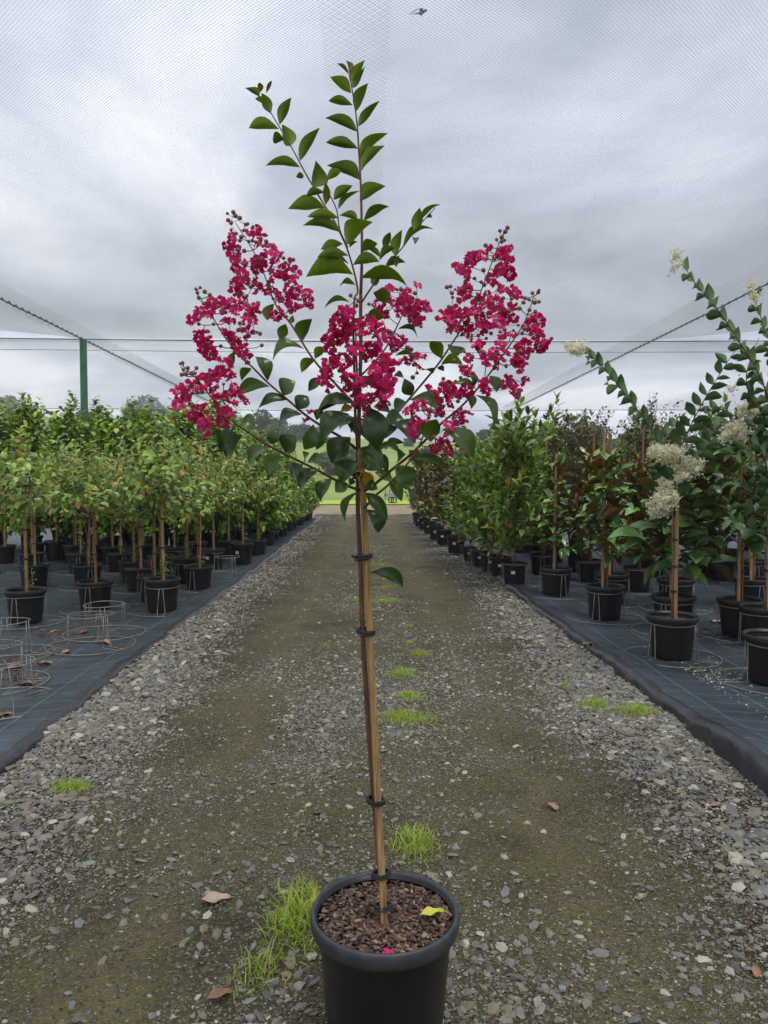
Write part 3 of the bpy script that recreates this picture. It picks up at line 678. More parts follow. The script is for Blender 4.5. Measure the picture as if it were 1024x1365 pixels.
def wood(name, pts, r0, r1, mat, n=7, parent=None, tip=None):
    """smoothed tapering stem through pixel points (px, py, dy)"""
    P = [H(*q) for q in pts]; out = []
    for i in range(len(P) - 1):
        p0 = P[max(i - 1, 0)]; p1 = P[i]; p2 = P[i + 1]; p3 = P[min(i + 2, len(P) - 1)]
        for t in (0, .25, .5, .75):
            out.append(.5 * ((2 * p1) + (-p0 + p2) * t + (2 * p0 - 5 * p1 + 4 * p2 - p3) * t * t + (-p0 + 3 * p1 - 3 * p2 + p3) * t ** 3))
    out.append(P[-1]); k = len(out); mb = MB(); mb.tube(out, [r0 + (r1 - r0) * i / (k - 1) for i in range(k)], n)
    return add(name, mb.mesh(name, mat, True), parent or hero), out
M['hero_bark'] = simple('red_brown_bark', lin(84, 56, 40), lin(120, 88, 62), 0.75, 40, 0.3, 80, stretch=(3, 3, 0.5))
wood('trunk', [(514, 1252, .012), (506, 1150, .010), (497, 1045, .006), (488, 915, .005), (483.5, 842, .004), (481, 760, .003), (477.5, 690, .004), (477, 640, .004), (478, 600, 0), (479, 540, 0), (481, 470, 0), (481, 422, 0), (481, 392, 0)], .0068, .0036, M['hero_bark'])
leader = [(481, 392, 0), (482.7, 340, 0), (482, 284, .01), (481, 246, .01), (477, 177, .02), (474, 148, .02), (465, 92, .03)]
wood('branch', leader, .0036, .0012, M['twig'])
wood('branch', [(477, 600, -.012), (474, 560, -.02), (473, 520, -.03), (472, 470, -.035), (471, 430, -.04), (473, 398, -.03), (477, 388, -.025), (472, 362, -.03), (463, 332, -.04), (453, 306, -.05), (449, 280, -.05), (439, 259, -.06)], .0034, .0012, M['twig'])
wood('branch', [(463, 330, -.04), (447, 297, .0), (431, 271, .02), (408, 232, .03), (388, 195, .04), (361, 150, .05), (349, 128, .06)], .0024, .0010, M['twig'])
wood('branch', [(481, 405, .0), (494, 385, -.02), (520, 349, -.05), (535, 332, -.06), (556, 304, -.08), (580, 277, -.09)], .0022, .0009, M['twig'])
ARM = {
 'L1': [(478, 545, 0), (443, 507, .05), (417, 478, .08), (388, 432, .11), (367, 405, .13), (345, 348, .15), (314, 297, .17)],
 'L2': [(477, 600, 0), (455, 583, -.03), (432, 570, -.05), (407, 553, -.06), (386, 535, -.07), (357, 510, -.08), (337, 490, -.08), (321, 475, -.08), (300, 450, -.08), (285, 425, -.08), (264, 392, -.08)],
 'L3': [(479, 653, -.01), (457, 645, -.05), (428, 629, -.09), (404, 617, -.12), (362, 596, -.16), (337, 580, -.18), (312, 563, -.19), (290, 540, -.2), (265, 508, -.2), (244, 488, -.2)],
 'C': [(477, 545, -.03), (476, 500, -.06), (475, 470, -.08), (474, 440, -.09), (470, 412, -.10)],
 'U': [(482, 500, .03), (510, 470, .06), (527, 440, .08), (540, 410, .08), (545, 385, .09)],
 'R1': [(482, 612, 0), (505, 580, .03), (523, 558, .05), (548, 529, .08), (583, 487, .11), (600, 462, .12), (618, 434, .13), (634, 405, .13), (649, 368, .13), (663, 331, .13), (671, 312, .13)],
 'R2': [(483, 656, -.01), (499, 646, -.03), (525, 624, -.06), (544, 609, -.08), (568, 586, -.1), (589, 564, -.11), (618, 539, -.12), (649, 503, -.13), (677, 464, -.14), (690, 445, -.14), (700, 428, -.14), (712, 395, -.14)],
 'R3': [(486, 677, -.02), (500, 661, -.05), (517, 647, -.08), (540, 622, -.10), (556, 600, -.11), (568, 570, -.11), (575, 540, -.11), (585, 520, -.11)]}
RAD = {'L1': (.0034, .0009), 'L2': (.0034, .0009), 'L3': (.0034, .0009), 'C': (.0026, .001), 'U': (.0024, .0009), 'R1': (.0034, .0009), 'R2': (.0036, .0009), 'R3': (.0030, .0009)}
AX = {}
for k, pts in ARM.items():
    _, AX[k] = wood('branch', pts, RAD[k][0], RAD[k][1], M['twig'])
for (px, py, r) in ((482, 634, .0150), (485, 742, .0150), (488, 842, .0150), (501, 1067, .0155), (508, 1165, .0160), (511, 1208, .0160)):
    o = add('tree_tie', tie_mesh(r, .0032), hero); o.location = H(px, py, -.009 if py > 700 else -.004); o.rotation_euler = (RNG.uniform(-.15, .15), RNG.uniform(-.15, .15), RNG.uniform(-.5, .5) + 3.3)
# leaves: base x y, tip x y, width in pixels, depth, kind
LV = '''468 124 442 104 14 .02|467 109 485 82 12 .03|469 117 486 90 8 .03|465 99 449 85 5 .03|466 95 462 82 6 .03 y|475 148 491 111 15 .02|470 140 440 135 12 .02|478 168 504 137 12 .02|476 175 435 158 15 .02|480 207 514 180 17 .01|477 198 435 190 13 .01|482 228 511 196 14 .01|480 240 437 221 15 .01|480 269 512 249 16 .01|485 294 518 276 15 .01|483 335 501 325 14 0
361 151 349 124 14 .05|346 129 328 118 7 .06|347 123 346 111 7 .06 y|355 124 362 108 5 .06|349 136 341 132 5 .06|373 166 387 133 13 .05|372 172 333 171 13 .05|388 194 376 166 17 .04|379 186 365 187 10 .04|400 214 425 173 15 .04|400 223 355 221 14 .04|420 250 421 215 18 .03|405 234 396 236 8 .03|433 277 385 278 15 .02|433 257 411 261 8 .02|435 240 454 228 11 -.05|434 273 434 244 10 -.06 y|445 266 469 248 13 -.05|451 279 479 255 10 -.05|451 291 412 289 12 -.05|454 310 409 302 16 -.05|462 325 494 298 26 -.07|453 287 474 292 8 -.05|457 325 430 332 11 -.04|464 341 428 343 12 -.04|465 352 431 347 9 -.04|471 366 415 369 22 -.05|471 353 502 349 14 -.03|481 370 539 381 24 -.06|497 366 501 380 12 -.03|474 380 456 382 8 -.02|466 330 476 323 7 0|507 343 491 332 8 0
512 334 520 310 11 -.05|526 340 535 310 14 -.05|506 347 526 332 9 -.05|538 327 574 307 13 -.06|552 306 559 279 15 -.08|559 295 585 275 10 -.08|569 288 576 290 5 -.08|552 318 553 325 6 -.07|514 355 540 350 13 -.05|528 356 532 341 7 -.05|498 390 516 402 20 -.03|487 426 512 424 18 -.02|466 403 435 410 9 0|531 438 556 450 9 .07
403 455 416 425 18 .10|381 432 373 453 15 .11|386 431 390 420 7 .11|405 465 364 480 18 .10|421 479 402 497 12 .08|420 478 433 463 12 .08|365 405 357 425 12 .12|428 504 413 520 12 .06
335 491 322 508 12 -.08|357 507 342 479 17 -.08|359 515 321 528 14 -.08|377 527 392 510 18 -.08|383 533 349 543 13 -.07|396 546 409 530 19 -.07|402 552 376 568 16 -.06|312 469 309 492 11 -.08|418 566 407 596 17 -.06|432 574 423 597 14 -.05|422 560 425 547 11 -.05|465 552 434 586 26 -.07|467 583 445 614 26 -.07|471 537 429 548 20 -.04|472 536 427 551 16 -.03|477 615 458 642 22 -.05
310 567 296 600 17 -.19|323 580 304 607 19 -.19|357 596 335 617 18 -.17|380 602 393 583 22 -.15|361 592 366 575 15 -.17|318 565 339 571 14 -.19|379 609 359 632 18 -.15|404 619 391 636 16 -.13|410 617 433 615 10 -.13|425 628 403 650 18 -.11|442 638 429 665 18 -.09|465 646 449 655 17 -.06|408 615 412 605 8 -.13|466 647 470 639 7 -.06|477 656 462 690 7 -.03
488 679 502 708 16 -.02|488 657 514 689 16 -.05|484 628 495 646 13 -.02 g|481 622 479 640 6 -.005 g|486 650 502 652 14 -.03|479 620 499 627 14 -.03|479 597 505 628 24 -.06|494 544 502 595 28 -.08|477 568 504 595 18 -.05|504 605 516 627 13 -.04|523 564 550 589 18 .03|503 595 532 605 9 -.02|527 620 540 649 22 -.08|519 636 534 665 14 -.07|535 646 547 669 11 -.1|531 615 540 607 13 -.08|574 589 581 562 24 -.12 p|590 572 627 607 16 -.13|544 613 591 625 10 -.1|634 527 655 566 13 -.13|546 533 585 550 14 .06|542 536 528 546 14 .07|548 527 540 507 15 .08|577 498 563 494 14 .1|589 478 573 455 18 .11|601 460 606 476 18 .11|588 486 618 488 14 .10|583 490 592 495 9 .1|634 519 608 513 9 -.13|653 501 661 521 13 -.14|632 515 626 500 9 -.13|626 525 628 543 10 -.13|527 474 558 482 10 .05|484 517 492 503 14 -.05|525 501 537 505 9 .05|493 763 533 781 13 0|470 543 456 548 10 -.03 g|498 542 518 549 9 0|505 585 528 571 14 .05|513 600 537 592 11 .03|488 560 470 575 14 .02|492 590 514 570 13 .04|460 590 440 600 12 .02|500 630 520 640 12 .02|487 505 505 520 12 .05|470 500 455 512 10 .03|545 600 560 622 13 -.07|512 565 536 560 14 .06|482 580 462 560 15 .04|490 610 512 598 16 .03|476 560 455 571 14 .03'''
rl = random.Random(11)
nleaf = 0
for tok in LV.replace('\n', '|').split('|'):
    q = tok.split(); bx_, by_, tx_, ty_, w = map(float, q[:5]); dy = float(q[5]); kind = q[6] if len(q) > 6 else ''
    B = H(bx_, by_, dy); T = H(tx_, ty_, dy + rl.uniform(-.02, .012)); v = (B + hero.location - Vector((0, 0, CAM_Z))).normalized()
    if by_ < 432 or kind == 'p': Nn = UP * .72 + Vector((0, 1, 0)) * .62 + Vector((rl.uniform(-.3, .3), 0, rl.uniform(-.15, .15)))
    elif by_ < 500: Nn = UP * .9 + Vector((0, rl.choice((.5, -.35)), 0)) + Vector((rl.uniform(-.4, .4), 0, 0))
    else: Nn = UP * .62 + Vector((0, -.75, 0)) + Vector((rl.uniform(-.45, .45), rl.uniform(-.2, .2), 0))
    if by_ < 432: T = B + (T - B) * rl.uniform(1.0, 1.14)
    if by_ > 500: T = B + (T - B) * 1.12; w *= 1.14
    D = (T - B).normalized(); Np = (Nn - D * Nn.dot(D)); Np = Np.normalized() if Np.length > 1e-3 else Nn
    W = w / FPX * (HY + dy) / max(abs(Np.dot(v)), .62)
    me = HLY[0] if kind == 'y' else HLG[0] if kind == 'g' else HL[nleaf % 5]
    add('leaf', me, hero, matrix=leaf_matrix(B, T, W, Nn)); nleaf += 1

# flowers: six crinkled petals on thin claws round a knot of stamens
def flower_mesh(seed):
    r = random.Random(seed); V = []; F = []; mi = []
    for k in range(6):
        a = k * math.pi / 3 + r.uniform(-.25, .25); el = r.uniform(-.1, .9); d = Vector((math.cos(a) * math.cos(el), math.sin(a) * math.cos(el), math.sin(el)))
        s = Vector((-math.sin(a), math.cos(a), 0)); n = d.cross(s); b = len(V); rr = r.uniform(.85, 1.15); ph = r.uniform(0, 6)
        rows, cols = 5, 5
        for i in range(rows):
            t = (.10, .30, .52, .82, 1.08)[i]; w = (.06, .18, .70, .95, .62)[i]
            for j in range(cols):
                u = j / (cols - 1) - .5
                V.append(tuple(d * t * rr * (1 - .25 * abs(u) * (i > 2)) + s * u * w + n * (.22 * math.sin(u * 15 + ph + t * 6) * (t > .5) + .10 * math.sin(t * 9 + ph) - .18 * t * t + r.uniform(-.05, .05))))
        for i in range(rows - 1):
            for j in range(cols - 1):
                F.append((b + i * cols + j, b + (i + 1) * cols + j, b + (i + 1) * cols + j + 1, b + i * cols + j + 1)); mi.append(0)
    for k in range(7):
        a = r.uniform(0, 6.28); d = Vector((math.cos(a) * .5, math.sin(a) * .5, r.uniform(.3, .8))).normalized(); c = d * r.uniform(.25, .5); b = len(V); h = .085
        V += [tuple(c + Vector((h, 0, 0))), tuple(c + Vector((-h, h, 0))), tuple(c + Vector((-h, -h, 0))), tuple(c + Vector((0, 0, h * 1.6)))]
        F += [(b, b + 1, b + 3), (b + 1, b + 2, b + 3), (b + 2, b, b + 3), (b, b + 2, b + 1)]; mi += [1] * 4
    me = bpy.data.meshes.new('flower'); me.from_pydata(V, [], F); me.materials.append(M['petal']); me.materials.append(M['stamen'])
    me.polygons.foreach_set('material_index', mi); me.polygons.foreach_set('use_smooth', [True] * len(F)); me.update(); return me
FLW = [flower_mesh(i) for i in range(7)]
def z5(s, ox, oy, k=5.12):
    out = []
    for t in s.split():
        a, b = t.split(','); out.append((float(a) / k + ox, float(b) / k + oy))
    return out
F_ = {
 'L1': z5('400,235 375,295 420,340 410,410 460,410 440,460 475,500 410,565 490,550 460,600 465,640 570,185 520,215 610,235 600,280 660,310 690,350 720,375 650,345 610,395 575,410 580,455 680,440 670,500 740,460 750,510 790,415 840,485 780,530 570,555 590,600 655,600 700,630 730,655 770,620 790,660 840,560 840,610 890,660 915,620 930,690 910,710 820,715 735,760 695,785', 230, 270),
 'L2': z5('265,680 265,725 330,675 360,720 400,690 450,690 490,720 430,745 190,750 145,800 180,780 240,770 555,720 560,750 540,800 500,800 520,885 360,820 390,810 340,885 385,910 200,900 180,920 230,930 240,960 430,940 440,985 480,990 220,1005', 230, 270) + z5('265,185 310,215 480,190 530,190 560,245 440,95', 220, 430),
 'L3': z5('400,265 430,290 380,340 430,345 450,375 360,365 320,375 270,385 235,395 150,435 95,480 95,530 90,565 150,500 155,530 215,430 240,455 290,440 330,455 475,445 500,490 530,535 390,500 350,520 440,500 440,550 355,590 410,600 380,630 430,620 395,680 210,595 255,600 195,640 240,665 290,665 265,700 300,710 293,772', 220, 430),
 'C': z5('290,190 250,230 330,200 230,270 290,270 340,250 260,320 220,350 310,320 350,310 190,380 200,425 250,370 290,360 330,360 410,270 400,320 470,270 510,250 530,290 470,330 545,330 550,370 440,420 480,440 520,440 420,460 500,480 380,440 340,440 360,500 590,480 600,520 560,540 530,560 600,560 570,590 510,590 230,500 270,500 190,540 160,580 210,570 250,540 190,620 150,640 180,690 320,570 330,620 310,660 320,690 390,650 400,690 365,725 520,650 560,640 600,660 540,690 630,690 550,730 590,740 570,820 540,770 420,770 460,780 400,800 490,800 450,830 440,865', 400, 380),
 'U': z5('600,340 640,390 690,370 710,400 660,420 690,520 750,520 800,560 810,495 760,460 600,35 590,60 700,60 735,55 720,90 680,110 640,130 530,120 560,180 590,205 690,150 740,120 780,130 760,180 740,200 790,180 840,150 870,165 830,130 800,230 820,260 790,250 680,200 800,5', 400, 380),
 'R1': z5('440,280 475,270 530,250 520,290 580,225 660,225 690,220 715,255 640,250 650,285 720,315 350,345 390,345 410,370 420,400 650,350 690,370 640,370 710,390 590,420 400,470 370,510 430,510 390,545 430,480 620,460 670,500 740,500 775,550 755,520 510,545 560,530 600,560 620,590 560,600 500,590 270,660 300,650 250,700 290,700 290,750 340,640 380,650 340,690 400,690 420,660 460,655 700,630 740,620 660,660 690,690 740,690 620,690 640,730 550,690 520,740 560,760 440,780 410,760 450,810 350,760', 540, 290),
 'R2': z5('870,690 910,710 850,730 900,780 920,810 890,800 940,850 920,880 960,860 720,810 650,850 780,890 820,880 830,920 780,920 490,870 520,880 500,920 530,960 600,920 640,910 680,920 590,960 640,960 610,1000 560,970 440,960 790,960 770,990', 540, 290) + z5('400,480 450,480 440,520 760,420 790,440 800,480 820,555 710,550 680,580 740,590 750,610 740,650 550,610 640,600 545,555', 540, 400),
 'R3': z5('270,570 250,600 300,590 175,615 320,610 280,640 230,660 330,660 390,630 420,620 400,660 300,700 250,720 240,760 150,770 190,770 100,720 60,740 30,760 90,830 60,850 110,840 80,880 60,900 350,800 380,810 420,770 370,860 400,820 300,850 240,970 270,970 210,1010 300,1035 300,915 410,990 410,910', 540, 400)}
B_ = {
 'L1': z5('375,75 415,65 380,120 460,105 430,90 400,140 515,145 500,150 470,235 435,210 460,260 520,265 545,260 570,270 640,265 490,330 800,390 825,390 600,585 550,565 715,490 780,460 490,420 660,540 840,650', 230, 270),
 'L2': z5('160,590 190,580 170,615 180,650 220,608 255,630 210,690 310,710 225,690 600,750 585,685 180,830 280,830 575,885 598,895 610,975 450,870 330,980', 230, 270),
 'L3': z5('105,280 125,320 115,355 155,310 185,350 215,310 140,350 120,275 205,345 370,240 190,480 180,570 360,440 270,435 400,420', 220, 430),
 'C': z5('345,70 375,90 400,105 320,145 370,190 385,140 455,205 430,220 280,570 410,540 450,520', 400, 380),
 'U': z5('635,25 660,30 690,30 785,55 575,125 470,130 750,245 800,600 770,630 740,430 760,440 775,545', 400, 380),
 'R1': z5('700,70 685,95 648,90 625,150 660,135 680,155 660,165 550,190 585,190 560,280 610,280 460,335 535,360 285,475 310,470 320,515 325,545 300,610 435,630 520,440 540,460 475,415 530,590 670,550 530,650 500,805 555,825', 540, 290),
 'R2': z5('870,515 915,495 910,510 915,575 885,580 820,550 845,560 850,630 890,640 785,620 680,765 650,780 800,790 740,770 380,890 405,915 335,975 530,960 690,1010', 540, 290) + z5('725,520 690,455 870,345', 540, 400),
 'R3': z5('35,835 85,920 370,965 355,990 340,960 380,530 330,570 60,770 250,790 210,790 380,740', 540, 400)}
ico = None
def bud_points(V, F, c, r):
    b = len(V); n = 6
    V.append(tuple(c + Vector((0, 0, r)))); V.append(tuple(c - Vector((0, 0, r))))
    for zz in (.5, -.5):
        for j in range(n):
            a = 2 * math.pi * j / n; V.append(tuple(c + Vector((math.cos(a) * r * .87, math.sin(a) * r * .87, zz * r))))
    for j in range(n):
        j2 = (j + 1) % n; F.append((b, b + 2 + j, b + 2 + j2)); F.append((b + 2 + j, b + 2 + n + j, b + 2 + n + j2, b + 2 + j2)); F.append((b + 1, b + 2 + n + j2, b + 2 + n + j))
rf = random.Random(5)
for key, fl in F_.items():
    axis = AX[key]; dmid = ARM[key][-3][2] if key not in ('C', 'U', 'R3') else ARM[key][-2][2]
    pan = MB(); pts = []
    def spot(px, py, spread):
        dd = dmid + rf.uniform(-spread, spread); return H(px, py, dd), dd
    root = None; items = []
    for (px, py) in fl: P, dd = spot(px, py, .055); items.append((P, dd, 'f'))
    for (px, py) in B_[key]: P, dd = spot(px, py, .03); items.append((P, dd, 'b'))
    for _ in range(len(fl) // 2):
        px, py = rf.choice(fl); P, dd = spot(px + rf.uniform(-9, 9), py + rf.uniform(-9, 9), .05); items.append((P, dd, 'b'))
    # stalks grow outwards from the axis, each from the nearest stalk or stem already there
    grown = [(a, .0013) for a in axis[len(axis) // 2:]]
    for (P, dd, kd) in sorted(items, key=lambda it: min((a - it[0]).length for a in axis)):
        best, br = min(grown, key=lambda a: (a[0] - P).length + max(0, a[0].z - P.z + .004) * .9)
        mid = best.lerp(P, .5) + Vector((rf.uniform(-.004, .004), rf.uniform(-.004, .004), -.12 * (best - P).length)); r0 = max(br * .9, .0006)
        pan.tube([best, best.lerp(mid, .6), mid.lerp(P, .3), P], [r0, r0 * .95, r0 * .9, r0 * .8], 4, cap=False); grown += [(mid.lerp(P, .3), r0), (P, r0 * .9)]
    ped = add('flower_panicle', pan.mesh('flower_panicle', M['twig_green'], True), hero)
    for (P, dd, kd) in items:
        if kd == 'f':
            o = add('flower', rf.choice(FLW), ped); s = (rf.uniform(8.6, 12.0) if key == 'C' else rf.uniform(7.4, 10.8)) / FPX * (HY + dd); o.location = P; o.scale = (s, s, s)
            o.rotation_euler = (rf.uniform(-1.3, 1.3) + .5, rf.uniform(-1.0, 1.0), rf.uniform(0, 6.28))
    V = []; F = []
    for (P, dd, kd) in items:
        if kd == 'b': bud_points(V, F, P, rf.uniform(2.3, 3.5) / FPX * (HY + dd))
    me = bpy.data.meshes.new('bud_cluster'); me.from_pydata(V, [], F); me.materials.append(M['bud']); me.polygons.foreach_set('use_smooth', [True] * len(F)); me.update()
    props(add('bud_cluster', me, ped), kind='stuff')
for (px, py, dy) in ((414, 550, -.06), (408, 561, -.06)):
    o = add('flower', FLW[0], hero); o.location = H(px, py, dy); s = 6 / FPX * HY; o.scale = (s, s, s)
# things lying in the pot
def flat_leaf(name, mat, L, W, curl, seed):
    r = random.Random(seed); V = []; F = []; rows, cols = 9, 5
    for lay in (0, 1):
        for i in range(rows):
            t = i / (rows - 1); w = max(math.sin(math.pi * t ** .85) ** .8, .03) * W * (1 + r.uniform(-.08, .08))
            for j in range(cols):
                u = j / (cols - 1) - .5; V.append(((t - .5) * L, u * w, curl * L * (abs(u) * 1.2 * math.sin(math.pi * t) + .5 * (t - .5) ** 2 * 2) + .003 * math.sin(t * 11 + j) - .0008 * lay + .004))
        b = lay * rows * cols
        for i in range(rows - 1):
            for j in range(cols - 1):
                q = (b + i * cols + j, b + (i + 1) * cols + j, b + (i + 1) * cols + j + 1, b + i * cols + j + 1); F.append(q if not lay else q[::-1])
    mb = MB(); mb.v = V; mb.f = F; mb.m = [0] * len(F)
    mb.tube([(L * .5, 0, curl * L * .25 + .004), (L * .68, .01 * L, .003)], .0011, 4)
    return mb.mesh(name, mat, True)
o = add('fallen_leaf', flat_leaf('fallen_leaf', M['dry_yellow'], .055, .024, .3, 3)); o.location = gp(576, 1221, .286); o.rotation_euler = (.1, -.1, .1)
props(o, 'yellow green fallen leaf lying on the bark chips in the front pot', 'leaf')
o = add('fallen_flower', FLW[2]); o.location = gp(518, 1272, .288); s = .012; o.scale = (s, s, s)
props(o, 'single fallen magenta flower on the bark chips in the front pot', 'flower')
# ------------------------------------------------------------------ the rows of potted plants
def shoots(n, base_z, top_z, rad, seed, up=.5, length=.35, curve=.3, cone=0.0, start_r=.02):
    """polylines of shoots leaving a stem"""
    g = np.random.default_rng(seed); out = []
    for i in range(n):
        f = (i + g.random()) / n; z = base_z + (top_z - base_z) * f; a = i * 2.39996 + g.uniform(-.4, .4)
        l = length * (1 - cone * f) * g.uniform(.7, 1.25); el = up + .5 * f + g.uniform(-.25, .25); p = np.array([math.cos(a) * start_r, math.sin(a) * start_r, z]); pts = [p]
        d = np.array([math.cos(a) * math.cos(el), math.sin(a) * math.cos(el), math.sin(el)]); k = 7
        for s in range(k):
            d = unit(d + np.array([0, 0, curve / k * g.uniform(-.6, 1.3)]) + g.normal(0, .06, 3)); p = p + d * l / k; pts.append(p)
        pts = np.array(pts); rr = np.hypot(pts[:, 0], pts[:, 1]); sc = np.minimum(1, rad / np.maximum(rr, 1e-6)); pts[:, :2] *= sc[:, None]
        out.append(pts)
    return out
def leaves_on(sh, step, L, seed, spread=.9, t0=.15, droop=.25, tipn=0):
    g = np.random.default_rng(seed); P = []; D = []; N = []; LL = []
    for pts in sh:
        seg = np.linalg.norm(np.diff(pts, axis=0), axis=1); cum = np.r_[0, np.cumsum(seg)]; tot = cum[-1]; n = max(3, int(tot * (1 - t0) / step))
        for i in range(n + tipn):
            s = t0 * tot + (tot - t0 * tot) * min(1, (i + g.random() * .5) / n); k = min(np.searchsorted(cum, s, 'right') - 1, len(pts) - 2); k = max(k, 0)
            f = (s - cum[k]) / max(seg[k], 1e-6); p = pts[k] + (pts[k + 1] - pts[k]) * f; t = unit(pts[k + 1] - pts[k]); a = i * 2.4 + g.uniform(-.5, .5)
            u = unit(np.cross(t, [0.3, .2, 1.0])); w = np.cross(t, u); r = u * math.cos(a) + w * math.sin(a); sp = spread * (1 if i < n else .45)
            d = unit(t * (1.05 - .5 * sp) + r * sp + np.array([0, 0, -droop * g.random()])); P.append(p); D.append(d); N.append(np.array([0, 0, 1.0]) * .8 + t * .6 + g.normal(0, .25, 3)); LL.append(L * g.uniform(.65, 1.2) * (1 - .25 * s / tot))
    return np.array(P), np.array(D), np.array(N), np.array(LL)
def wood_mesh(name, trunk, sh, r0, r1, rs, mat, n=6):
    mb = MB(); k = len(trunk); mb.tube(trunk, [r0 + (r1 - r0) * i / (k - 1) for i in range(k)], n)
    for pts in sh: mb.tube([pts[0], pts[3], pts[-1]], [rs, rs * .75, rs * .4], 4, cap=False)
    return mb.mesh(name, mat, True)
def stem(h, seed, z0=.25, wob=.015):
    r = random.Random(seed); return [Vector((r.uniform(-wob, wob) * (i > 0), r.uniform(-wob, wob) * (i > 0), z0 + (h - z0) * i / 5)) for i in range(6)]

# kinds of plant: (trunk mesh, crown mesh) variants
def kind_crepe(seed):
    sh = shoots(20, .92, 1.2, .62, seed, .12, .62, .5); sh += shoots(7, 1.1, 1.22, .40, seed + 50, .8, .60, .2)
    P, D, N, L = leaves_on(sh, .0245, .100, seed, .95, .05, .4); return wood_mesh('trunk', stem(1.16, seed), sh, .010, .006, .0028, M['trunk']), leaf_cloud('crown', P, D, N, L, L * .52, M['crepe_leaf'], .08, .08)
def kind_broad(seed, h=2.25, rad=.42):
    sh = shoots(84, .30, h - .35, rad, seed, .30, .54, .5, .12); sh += shoots(6, h - .4, h - .3, .25, seed + 9, 1.1, .5, .2)
    P, D, N, L = leaves_on(sh, .036, .165, seed, .95, .05, .3); return wood_mesh('trunk', stem(h - .3, seed), sh, .014, .006, .003, M['trunk']), leaf_cloud('crown', P, D, N, L, L * .62, M['broad_leaf'], .1, .1)
def kind_bronze(seed, h=1.6):
    sh = shoots(80, .32, h - .25, .40, seed, .65, .40, .4, .40); P, D, N, L = leaves_on(sh, .038, .19, seed, .7, .1, .0)
    return wood_mesh('trunk', stem(h - .15, seed), sh, .012, .006, .004, M['trunk']), leaf_cloud('crown', P, D, N, L, L * .44, [M['mag_top'], M['mag_under']], .05, .1, True)
def kind_oblong(seed, h=2.0, rad=.55):
    sh = shoots(80, .36, h - .4, rad, seed, .55, .55, .35, .15); sh += shoots(6, h - .5, h - .3, .3, seed + 9, 1.15, .55, .15)
    P, D, N, L = leaves_on(sh, .042, .20, seed, .85, .1, .05, 4); return wood_mesh('trunk', stem(h - .3, seed), sh, .014, .006, .004, M['trunk']), leaf_cloud('crown', P, D, N, L, L * .36, M['oblong_leaf'], .06, .1)
def kind_ficus(seed, h=1.9, rad=.5):
    sh = shoots(130, .42, h - .2, rad, seed, .30, .58, .3, .1); P, D, N, L = leaves_on(sh, .019, .075, seed, .95, .15, .2)
    return wood_mesh('trunk', stem(h - .3, seed), sh, .016, .008, .003, M['trunk']), leaf_cloud('crown', P, D, N, L, L * .5, M['ficus_leaf'], .08, .08)
K_CREPE = [kind_crepe(200 + i) for i in range(5)]
def kind_big(seed):
    sh = shoots(26, .80, 1.25, .50, seed, .15, .55, .5); P, D, N, L = leaves_on(sh, .034, .125, seed, .95, .1, .4); return wood_mesh('trunk', stem(1.2, seed), sh, .010, .006, .0028, M['trunk']), leaf_cloud('crown', P, D, N, L, L * .5, M['crepe_big'], .1, .1)
K_BROAD = [kind_broad(220 + i, 2.55 - .07 * i, .5) for i in range(4)]
K_BROADS = [kind_broad(226 + i, 1.55, .42) for i in range(2)]
K_BRONZE = [kind_bronze(230 + i, 1.62 + .1 * i) for i in range(3)]
K_OBLONG = [kind_oblong(240 + i, 2.1 - .06 * i) for i in range(3)]
K_FICUS = [kind_ficus(250 + i, 1.95 + .1 * i, .52) for i in range(2)]
STK = [stake_mesh(1.12, .018, i) for i in range(3)]; STKD = [stake_mesh(1.75, .022, i + 9, M['stake_dark']) for i in range(2)]
STKR = stake_mesh(1.05, .018, 4, M['stake_dark']); TIE = tie_mesh(.016, .004)
def plant(x, y, z, kind, lab, grp, k, stake=None, label=False, sc=1.0, trunk_label=None, cat='potted tree', name='potted_tree', ties=True, zsc=1.0):
    t = empty(name, (x, y, z), 0, lab, cat, grp); t.scale = (sc, sc, sc * zsc)
    put_pot(t, label, k); tr, cr = kind[k % len(kind)]
    a = RNG.uniform(0, 6.28); o = add('trunk', tr, t); o.rotation_euler = (0, 0, a); o = add('crown', cr, t); o.rotation_euler = (RNG.uniform(-.03, .03), RNG.uniform(-.03, .03), a); q = RNG.uniform(.92, 1.1); o.scale = (q, q, 1)
    if stake is not None:
        s = add('stake', stake, t); s.location = (.02, -.012, .20); s.rotation_euler = (RNG.uniform(-.02, .02), RNG.uniform(-.02, .02), RNG.uniform(0, 3))
        if ties:
            for zz in (.55, .8, 1.02): o = add('tree_tie', TIE, t); o.location = (.014, -.008, zz)
    return t
def on_mat(px, py, side): return gp(px, py, LZ if side < 0 else RZ)
G1 = 'young standard trees in black pots on the left mat'; GS1 = 'wire stands holding the pots on the left mat'; GS2 = 'wire stands holding the pots on the right mat'
LP = [(35, 834), (127, 816), (217, 818), (265, 787), (46, 785), (117, 785), (205, 803), (187, 789), (178, 778), (323, 754), (304, 743), (343, 741), (160, 763), (150, 753), (107, 765), (100, 752), (43, 763), (45, 749), (248, 778), (284, 760), (214, 769), (232, 757), (6, 752), (75, 748), (-22, 800), (262, 752), (190, 752), (128, 748)]
UNIQ = {0: 'potted standard tree with pink buds, its wire stand beside two empty stands', 1: 'potted standard tree on a dark reddish stake just behind two empty wire stands', 2: 'potted standard tree at the mat edge with bamboo coloured stake and feathery crown', 3: 'potted standard tree at the mat edge beside an empty wire stand', 9: 'potted standard tree whose pot bears a white label near the hedge plants', 11: 'last potted standard tree at the mat edge before the hedge plants'}
taken = []
